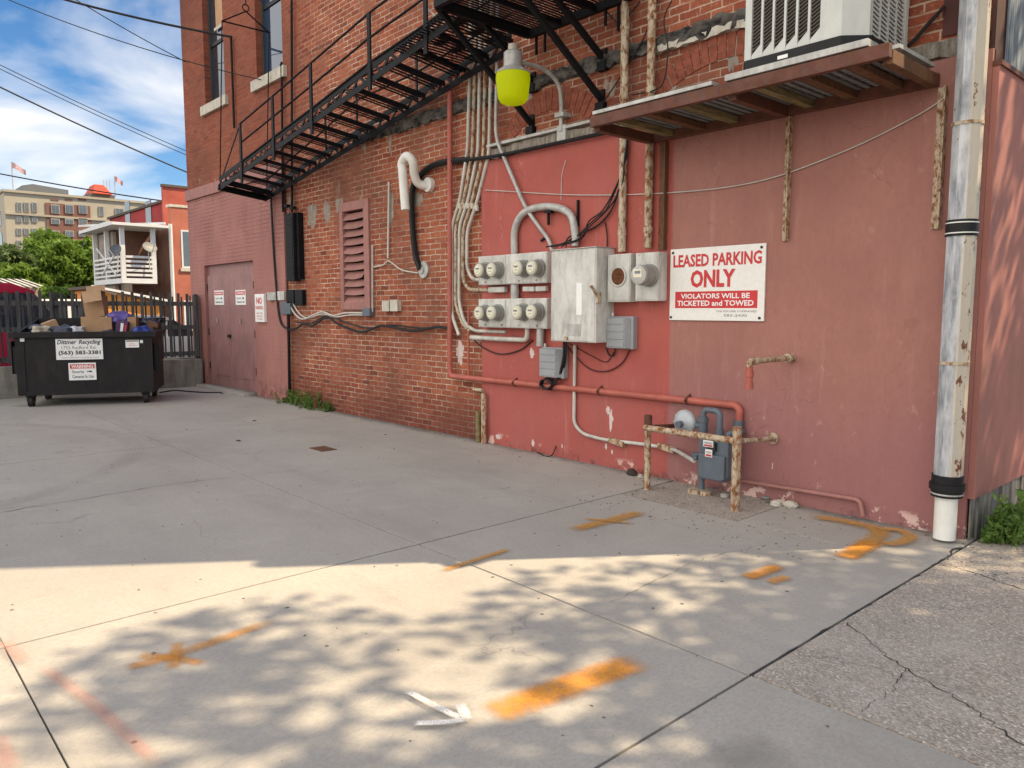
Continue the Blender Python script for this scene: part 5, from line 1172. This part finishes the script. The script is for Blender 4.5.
def bag(label,x,y,yy,s,m,k):
    a,z=dpt(x,y,yy);p=worldp(a,yy,z);import bmesh
    bm=bmesh.new();bmesh.ops.create_icosphere(bm,subdivisions=3,radius=1);rr=random.Random(k);ph=[rr.random()*6 for _ in range(6)];vs=[]
    for v in bm.verts:
        c_=v.co;f_=1+.12*math.sin(6*c_.x+ph[0])+.12*math.sin(7*c_.y+ph[1])+.1*math.sin(8*c_.z+ph[2])+.08*math.sin(15*c_.x+9*c_.z);vs.append((p[0]+c_.x*s*f_,p[1]+c_.y*s*f_*1.3,p[2]+c_.z*s*.75*f_))
    fs=[tuple(v.index for v in f_.verts) for f_ in bm.faces];bm.free();tag(MB().add(vs,fs).build('rubbish_bag',m,smooth=True),label,'bag','bags in the dumpster')
m_bl=pmat('blue plastic bag',(.03,.06,.30),.35,0,.3,10,bump=.4);m_lil=pmat('lilac plastic bag',(.16,.13,.42),.35,0,.3,10,bump=.4);m_wb=pmat('white plastic bag',(.55,.56,.58),.4,0,.3,10,bump=.4);m_db=pmat('dark plastic bag',(.03,.035,.06),.3,0,.3,10,bump=.4)
bag('lilac bag on top between the open carton and the plain one',119,318,.45,.15,m_lil,1);bag('bright blue bag at the right of the heap',142,332,.18,.12,m_bl,2);bag('white crumpled bag left of the large carton',76,331,.2,.1,m_wb,3)
bag('grey blue bag near the middle of the front rim',110,334,.12,.09,m_db,4);bag('dark bag at the left end of the dumpster',40,330,.6,.13,m_db,5);bag('pale crushed bag at the left front of the dumpster',42,331,.15,.11,pmat('tan bag',(.4,.36,.28),.6),6);bag('dark blue bag between the tilted carton and the white bag',65,332,.2,.15,m_bl if False else m_db,7)
bag('black bag bulging over the right end of the dumpster',150,323,.6,.11,m_db,8)
# black hose on the ground
o=MB().tube([tuple(p) for p in smoothpts([G(160,393),G(175,391),G(190,392),G(205,393),G(222,393)],5)],.022,8).build('hose',m_blk,smooth=True);tag(o,'black hose lying on the concrete between dumpster and double door','hose')
# ------------------------------------------------------------------ vehicles beyond the fence
def car(name,label,loc,rz,col,h=1.5,Lh=2.25,van=False,stripe=None):
    t=thing(name,label,'car',loc,rz,'vehicles parked beyond the fence')
    m=pmat(name+' paint '+str(round(loc[1],1)),col,.25,.1,.03,3,bump=0);b=.62*h if not van else .55*h
    lo=[(-Lh,.3),(-Lh,.3+.35*(b-.3)),(-Lh+.1,b*.9),(-Lh*.62,b),(Lh*.42,b),(Lh*.9,b*.88),(Lh,.3+.4*(b-.3)),(Lh,.3)]
    if van: cab=[(-Lh*.97,b),(-Lh*.9,h*.94),(-Lh*.75,h),(Lh*.25,h),(Lh*.4,h*.93),(Lh*.62,b)]
    else: cab=[(-Lh*.75,b),(-Lh*.5,h*.95),(-Lh*.3,h),(Lh*.05,h*.99),(Lh*.2,h*.93),(Lh*.5,b)]
    W_=.9
    MB().prism(lo,1,-W_,W_).build('body',m,t,local=True,bevel=.04,smooth=True)
    MB().prism([(x*.99,z-.0) for x,z in cab],1,-W_*.84,W_*.84).build('cabin',m_glass,t,local=True,bevel=.03,smooth=True)
    tp=[(x,z) for x,z in cab if z>h*.9];tp=[(tp[0][0]-.05,h*.9)]+tp+[(tp[-1][0]+.05,h*.9)]
    MB().prism([(x,z+.012) for x,z in tp],1,-W_*.86,W_*.86).build('roof',m,t,local=True,bevel=.02,smooth=True)
    for x in (-Lh*.2,Lh*.12): MB().box(x-.04,x+.04,-W_*.86,W_*.86,b,h*.9).build('pillar',m,t,local=True)
    for sx in (-Lh*.62,Lh*.62):
        for sy in (-1,1):
            w_=MB().cyl((sx,sy*(W_-.2),.33),(sx,sy*(W_+.01),.33),.33,20).build('wheel',m_rub,t,local=True,smooth=True);MB().cyl((sx,sy*(W_+.0101),.33),(sx,sy*(W_+.02),.33),.2,14).build('rim',m_galv,w_,local=True)
    for sy in (-1,1): MB().box(-Lh-.01,-Lh+.05,sy*.75-.12,sy*.75+.12,b*.65,b*.85).build('taillight',m_red,t,local=True)
    return t
q=XP(43,300,-18.6);car('red_van','red van with a curved roof behind the left end of the fence',(-18.6,q[1]-1.3,0),R(90),(.45,.02,.06),2.0,2.5,True)
q=XP(62,305,-24);car('white_car','white car parked behind the red van',(-24,q[1]-.3,0),R(90),(.8,.82,.82),1.75,2.6,True)
q=XP(170,340,-20);car('silver_car','white car seen between pickets beside the mauve wall',(-20,q[1]-.6,0),R(90),(.72,.74,.76),1.35)
q=XP(78,316,-22);car('red_car','low red car behind the dumpster',(-27,q[1]+.6,0),R(90),(.5,.02,.03),1.4)
q=XP(20,316,-30);car('teal_car','teal car farther back in the lot',(-31,q[1]-1,0),R(90),(.03,.28,.30),1.5)
# orange shed with lean roof
y0=XP(96,300,-25)[1];y1=XP(160,300,-25)[1];zA=XP(100,286,-25)[2];zB=XP(158,300,-25)[2]
t=thing('orange_shed','low orange wooden shed with a sloping white edged roof beyond the fence','shed',(-26,(y0+y1)/2,0))
MB().prism([(y0,0),(y1,0),(y1,zB-.1),(y0,zA-.1)],0,-27.5,-25).build('wall',pmat('orange boards',(.55,.24,.05),.8,0,.2,2),t)
MB().prism([(y0-.15,zA-.09),(y1+.15,zB-.09),(y1+.15,zB),(y0-.15,zA)],0,-27.7,-24.8).build('roof',m_asph,t);MB().prism([(y0-.15,zA-.05),(y1+.15,zB-.05),(y1+.15,zB+.02),(y0-.15,zA+.02)],0,-24.799,-24.77).build('fascia',m_wht,t)
# shed with striped metal roof
y0=XP(-40,280,-34)[1];y1=XP(43,280,-34)[1];zt=XP(43,279,-34)[2];zb2=XP(43,286,-34)[2]
t=thing('metal_roof_shed','small shed with a pale ribbed metal roof left of the green tree','shed',(-35,(y0+y1)/2,0))
MB().box(-37,-34.3,y0,y1-.1,0,zb2).build('wall',pmat('tan siding',(.35,.27,.19),.9),t);mb=MB()
for i in range(22):
    ya=y0+(y1-y0)*i/22;yb=ya+(y1-y0)/22*.98;mb.add([(-33.9,ya,zb2),(-33.9,yb,zb2),(-36,yb-.3,zt+.05),(-36,ya-.3,zt+.05)],[(0,1,2,3)]) if i%2 else mb.add([(-33.9,ya,zb2-.06),(-33.9,yb,zb2-.06),(-36,yb-.3,zt),(-36,ya-.3,zt)],[(0,1,2,3)])
mb.build('roof',pmat('pale metal roof',(.55,.52,.47),.5,.2,.25,1.5),t)
# ------------------------------------------------------------------ porch building
XQ=-46.
def xp(x,y,X=XQ): return XP(x,y,X)
P=xp(122,275);yc=P[1]            # porch corner
yr=xp(157,275)[1];zdeck=xp(124,278)[2];zrail=xp(124,257)[2];zroof=xp(124,226)[2];ybl=yc
# porch runs back along -X from its corner; its left picture edge is the -Y face
def yz(x,y,Y): # point on plane Y=const
    r=ray(x,y);k=(Y+D)/r[1];return CAM+r*k
xb_=yz(94,278,yc)[0]
t=thing('brick_house','brown and red brick house behind the white porch','building',(XQ-4,yr+4,0))
cy_=xp(173,206)[1];zt1=xp(173,206)[2]
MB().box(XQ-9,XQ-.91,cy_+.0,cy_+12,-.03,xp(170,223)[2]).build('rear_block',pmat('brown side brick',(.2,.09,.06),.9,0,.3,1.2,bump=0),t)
MB().box(XQ-.9,XQ-.4,cy_+.0,cy_+12,-.03,zt1).build('wall',pmat('sunny brick',(.40,.13,.085),.9,0,.2,1.2,bump=0),t)  # lit copy of the house brick; the side slab is its shaded copy
MB().box(XQ-.95,XQ-.35,cy_-.1,cy_+12,zt1,zt1+.15).build('parapet_cap',m_stone,t)
# brown recessed wall behind porch
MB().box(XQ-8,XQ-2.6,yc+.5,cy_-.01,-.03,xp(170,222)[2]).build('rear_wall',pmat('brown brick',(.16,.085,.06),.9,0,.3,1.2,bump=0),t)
z_=xp(160,222)[2];MB().bar((XQ-8,yc-.2,z_+.25),(XQ-1.5,cy_,z_+.1),.1,.14).build('gutter',m_wht,t)
MB().cyl((XQ-.25,cy_-.12,0),(XQ-.25,cy_-.12,zt1-1),.11,8).build('downspout',m_wht,t)
yw=xp(186,262)[1]
for zz0,zz1 in ((3.9,6.1),(.4,2.)): 
    wo=MB().box(XQ-.42,XQ-.37,yw-.1,yw+.9,zz0,zz1).build('window',m_wht,t);MB().box(XQ-.369,XQ-.365,yw+.0,yw+.8,zz0+.1,zz1-.1).build('pane',m_farglass,wo);MB().box(XQ-.39,XQ-.3,yw-.2,yw+1,zz0-.2,zz0-.01).build('sill',m_stone,wo)
MB().box(XQ-9,XQ-.42,cy_-.08,cy_-.012,-.03,xp(170,223)[2]-.05).build('shaded_wall',pmat('shade toned brick',(.17,.085,.06),.9,0,.3,1.2,bump=0),t)  # shaded copy of the house brick, the side's shade put into its colour
# taller block behind with dark red wall
XT=-50.;yT=xp(162,190,XT)[1];zT=xp(162,187,XT)[2]
xl=yz(109,211,yT)[0];zL=yz(109,211,yT)[2]
t2=thing('red_painted_building','taller building with a dark red painted side wall and stepped brick parapet','building',(XT-6,yT+5,0))
mb=MB().prism([(XT,-.03),(XT,zT-.8),(xl,zT-.8-.0),(xl,-.03)],1,yT,yT+9);mb.build('wall',m_redw,t2)
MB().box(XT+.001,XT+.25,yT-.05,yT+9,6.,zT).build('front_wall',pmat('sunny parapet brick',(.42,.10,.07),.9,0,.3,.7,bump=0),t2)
MB().box(XT,XT+.35,yT-.1,yT+9,zT,zT+.15).build('parapet_cap',m_asph,t2)
MB().box(xl-.2,XT,yT-.12,yT-.001,zT-.95,zT-.8).build('coping',m_asph,t2)
for px_ in (149,128):
    wx=yz(px_,215,yT);MB().box(wx[0]-.55,wx[0]+.55,yT-.04,yT-.001,wx[2]-.9,wx[2]+.9).build('window',m_glass,t2)
# porch
t=thing('white_porch','white two storey porch with railings on the brick house','porch',(XQ-1,yc+1,0))
yR=yr
MB().box(xb_,XQ,yc,yR,zdeck-.28,zdeck).build('deck',m_wht,t)
MB().prism([(xb_-.9,zroof-.0),(XQ+.5,zroof),(XQ+.5,zroof+.14),(XQ-.6,zroof+.26),(xb_-.9,zroof+.16)],1,yc-.5,yR+.6).build('roof',m_wht,t)
for (x,y) in ((XQ-.12,yc+.12),(XQ-3.2,yc+.12),(xb_+.12,yc+.12),(XQ-.12,yR-.1)):
    MB().box(x-.11,x+.11,y-.11,y+.11,zdeck,zroof).build('post',m_wht,t)
n=5
for i in range(n):
    z=zdeck+.12+(zrail-zdeck-.15)*i/(n-1)
    MB().box(XQ-.04,XQ-.0,yc+.23,yR-.2,z,z+.13).build('rail',m_wht,t);MB().box(xb_+.24,XQ-.24,yc+.0,yc+.04,z,z+.11).build('rail',m_wht,t)
MB().bar((xb_+1.,yc-.02,zdeck+1.9),(XQ-1.,yc-.02,zdeck+.2),.06,.08).bar((xb_+2,yc-.02,zdeck+.3),(XQ-.5,yc-.02,zdeck+1.6),.06,.08).build('cross_brace',m_wht,t)
for (x,y) in ((XQ-.3,yc+.3),(xb_+.3,yc+.3)): MB().box(x-.28,x+.28,y-.2,y+.2,0,zdeck-.29).build('pier',pmat('porch pier',(.12,.10,.09),.9),t)
MB().box(XQ-6,XQ-2.61,yc+.3,yc+.49,0,zroof-.1).build('back_panel',pmat('porch back wall',(.32,.28,.25),.9,0,.3,1.3),t)
for x,y,lb in ((150,247,'grey satellite dish on the right of the porch'),(115,250,'dark blue satellite dish on the left of the porch')):
    q=xp(x,y,XQ+.3) if x==150 else yz(x,y,yc-.4)
    t=thing('satellite_dish',lb,'dish',tuple(q),0);mb=MB();N=20
    dr=Vector((.8,.2,.45) if x==150 else (.5,-.8,.3)).normalized();uu=dr.cross(Vector((0,0,1))).normalized();vv=uu.cross(dr)
    c0=Vector(q);P=[c0-dr*.12]+[c0+uu*.42*math.cos(a)+vv*.33*math.sin(a) for a in np.linspace(0,2*math.pi,N,endpoint=False)]
    mb.add(P,[(0,i+1,(i+1)%N+1) for i in range(N)]);mb.build('reflector',pmat('dish '+str(x),(.17,.175,.18) if x==150 else (.05,.06,.09),.5),t,smooth=True)
    MB().tube([c0-dr*.1,c0-dr*.2-Vector((0,0,.3)),c0-dr*.1-Vector((0,0,1.2))],.035,6).bar(c0-vv*.35,c0+dr*.5-vv*.1,.03,.03).build('arm',m_galv,t)
# ------------------------------------------------------------------ hotel-like tan building far away
XH=-190.
def hp_(x,y): return XP(x,y,XH)
y0=hp_(7.5,250)[1];zt=hp_(8,192)[2];y1=hp_(200,250)[1]
t=thing('tan_office_building','tall tan and red brick office building far beyond the trees','building',(XH-12,(y0+y1)/2,0))
MB().box(XH-30,XH,y0,y1,-.03,zt).build('wall',m_tan,t)
MB().box(XH-30.3,XH+.4,y0-.3,y1,zt,zt+.5).build('cornice',m_tan,t);MB().box(XH+.001,XH+.5,y0,y1,zt-4.6,zt-4.2).build('belt_course',m_tan,t)
yb0=hp_(47,230)[1];yb1=hp_(91,230)[1];MB().box(XH+.001,XH+.25,yb0,yb1,-.03,hp_(50,203)[2]).build('brick_bay',m_farb,t)
m_farw=pmat('far window frame',(.34,.33,.30),.7,0,.1,1,bump=0)
rows=[(202,212),(216,222.5),(228,235),(240,247),(252,259)]
def fwin(x0,x1,a,b,o=.0):
    p=hp_(x0,a);q=hp_(x1,b);w_=MB().box(XH+o+.002,XH+o+.25,p[1],q[1],q[2],p[2]).build('window',m_farw,t)
    MB().box(XH+o+.2505,XH+o+.3,p[1]+.15,(p[1]+q[1])/2-.06,q[2]+.15,p[2]-.15).box(XH+o+.2505,XH+o+.3,(p[1]+q[1])/2+.06,q[1]-.15,q[2]+.15,p[2]-.15).build('pane',m_farglass,w_)
for a,b in rows:
    for x in (16.5,24,32): fwin(x,x+5.5,a,b)
    for x in (50.5,64.5,78): fwin(x,x+9,a+2.5,b+2,.25)
    fwin(98.5,104,a+4,b+4);fwin(115,124,a+6,b+6)
for x in (50.5,64.5,78): 
    p=hp_(x,198.5);q=hp_(x+8,201);MB().box(XH+.002,XH+.1,p[1],q[1],q[2],p[2]).build('brick_inlay',m_farb,t)
# left side windows
for k_ in range(4):
    for j in (5,12): MB().box(XH-j-3,XH-j,y0-.1,y0-.001,6+k_*4.4,9+k_*4.4).build('window',m_farglass,t)
p=hp_(27,190);q=hp_(74,192);zz=XP(40,189,XH-12)[2]
MB().prism([(p[1],zt+.5),(p[1],zz-.5),(p[1]+2,zz),(q[1],zz-.6),(q[1],zt+.5)],0,XH-14,XH-5).build('penthouse',pmat('penthouse grey',(.12,.13,.14),.7,0,.1,.2,bump=0),t)
p=hp_(94,200);q=hp_(120,200);zz=XP(105,186.5,XH-8)[2];za_=XP(105,194.5,XH-4)[2]
MB().box(XH-12,XH-4,p[1],q[1],zt+.5,za_).build('tower_room',pmat('tower room',(.12,.10,.09),.8),t)
xc=XH-8;yc2=(p[1]+q[1])/2;hw=(q[1]-p[1])/2*.72
MB().add([(xc-5,yc2-hw,za_),(xc+5,yc2-hw,za_),(xc+5,yc2+hw,za_),(xc-5,yc2+hw,za_),(xc-2,yc2-hw*.5,zz),(xc+2,yc2-hw*.5,zz),(xc+2,yc2+hw*.5,zz),(xc-2,yc2+hw*.5,zz)],[(0,1,5,4),(1,2,6,5),(2,3,7,6),(3,0,4,7),(4,5,6,7),(3,2,1,0)]).build('tiled_roof',pmat('red roof tiles',(.48,.06,.03),.7,0,.15,.5,bump=0),t)
for px_,y_t,y_b,lb in ((13.3,162,191,'tall flagpole with a waving flag at the left of the tan building'),(115.5,176,197,'flagpole with a small flag above the red tiled roof')):
    q=XP(px_,y_b,XH-6);zt3=XP(px_,y_t,XH-6)[2];t3=thing('flagpole',lb,'flagpole',tuple(q),group='flagpoles on the tan building')
    MB().cyl(tuple(q),(q[0],q[1],zt3),.13,6).build('pole',m_galv,t3)
    mb=MB();N=8;Lf=3.2 if px_<50 else 2.2
    for i in range(N+1):
        f_=i/N;yy=q[1]+Lf*f_*.8;dz=-Lf*f_*.45;xx=q[0]+.4*math.sin(f_*6);mb.v+=[(xx,yy,zt3+dz),(xx,yy,zt3-1.2+dz*.9)]
    for i in range(N): a=2*i;mb.f.append((a,a+1,a+3,a+2))
    mb.build('flag',pmat('flag '+str(px_),(.5,.33,.36),.8,0,.6,2.5,bump=0),t3)
mb=MB()
for px_ in (104,107,110): q=XP(px_,190,XH-8);mb.cyl(tuple(q),(q[0],q[1],XP(px_,180,XH-8)[2]),.1,5)
tag(mb.build('antenna_cluster',m_galv),'thin antennas above the red tiled roof','antenna')
# ------------------------------------------------------------------ trees in the background
def bg_tree(px_,yt,yb,wpx,d,lb,m,seed,ncl=260,per=70,nm='leafy_tree',leaf=.22):
    X_=-d*1.15;c=XP(px_,(yt+yb)/2,X_);dd=(c-CAM)@f3;rx=wpx/2/F*dd;rz=(yb-yt)/2/F*dd
    tree(nm,lb,'tree',(c[0],c[1],0.),0,rx*.9,rz*.9,ncl,per,leaf,m,seed,rx*.24,.3,cc=tuple(c),group='trees beyond the fence')
bg_tree(64,234,300,72,62,'large round bright green tree left of the porch',m_tree1,21,380,80)
bg_tree(3,246,300,60,56,'darker grey green tree at the left edge of the picture',m_tree2,22,280,70)
bg_tree(20,262,305,50,50,'yellow green bush between the two larger trees',m_tree1,23,160,60,'bushy_shrub',.18)
bg_tree(54,286,312,46,44,'low pale green bush behind the fence',m_tree1,24,140,60,'bushy_shrub',.15)
bg_tree(85,290,312,36,48,'low dark bush below the porch',m_tree2,25,120,60,'bushy_shrub',.15)
# shade tree beside the lot, right of the picture
def clip(p): return ~((p[:,0]<-1.5)&(p[:,1]>-.1))
t=tree('shade_tree','broad leafy shade tree standing beyond the building corner','tree',(5.6,3.6,0.),0,4.7,2.0,400,170,.085,m_tree1,31,.62,.25,clip,cc=(4.7,2.9,6.8))
# ------------------------------------------------------------------ overhead wires
def wire(lb,pts,r,sag=0.,name='overhead_wire'):
    mb=MB();P=[]
    a,b=np.array(pts[0]),np.array(pts[1])
    for t_ in np.linspace(0,1,25): p=a+(b-a)*t_;p[2]-=sag*4*t_*(1-t_);P.append(tuple(p))
    tag(mb.tube(P,r,6).build(name,m_wire),lb,'wire','overhead wires')
def far(x,y,d): return CAM+ray(x,y)*d
w1=W(232,37,.05);wire('thick wire from the sky onto the rod beside the left window',[far(-300,-140,13),w1],.02,.35)
w3=W(262,80,.05);wire('thin wire crossing the left window to the second window sill',[far(-300,-165,13),w3],.008,.5)
wire('steep thin wire meeting the building edge high up',[far(-60,-90,12),W(186,62,.02)],.008,.1)
wire('upper of the close pair of thin wires',[far(-400,-150,26),far(330,208,40)],.018,.8)
wire('lower of the close pair of thin wires',[far(-400,-146,26),far(330,212,40)],.018,.8)
wire('thick single black wire below the close pair',[far(-400,-125,26),far(330,228,40)],.035,.8)
wire('low faint wire in front of the tan building',[far(-300,100,55),far(420,225,55)],.05,1.6)
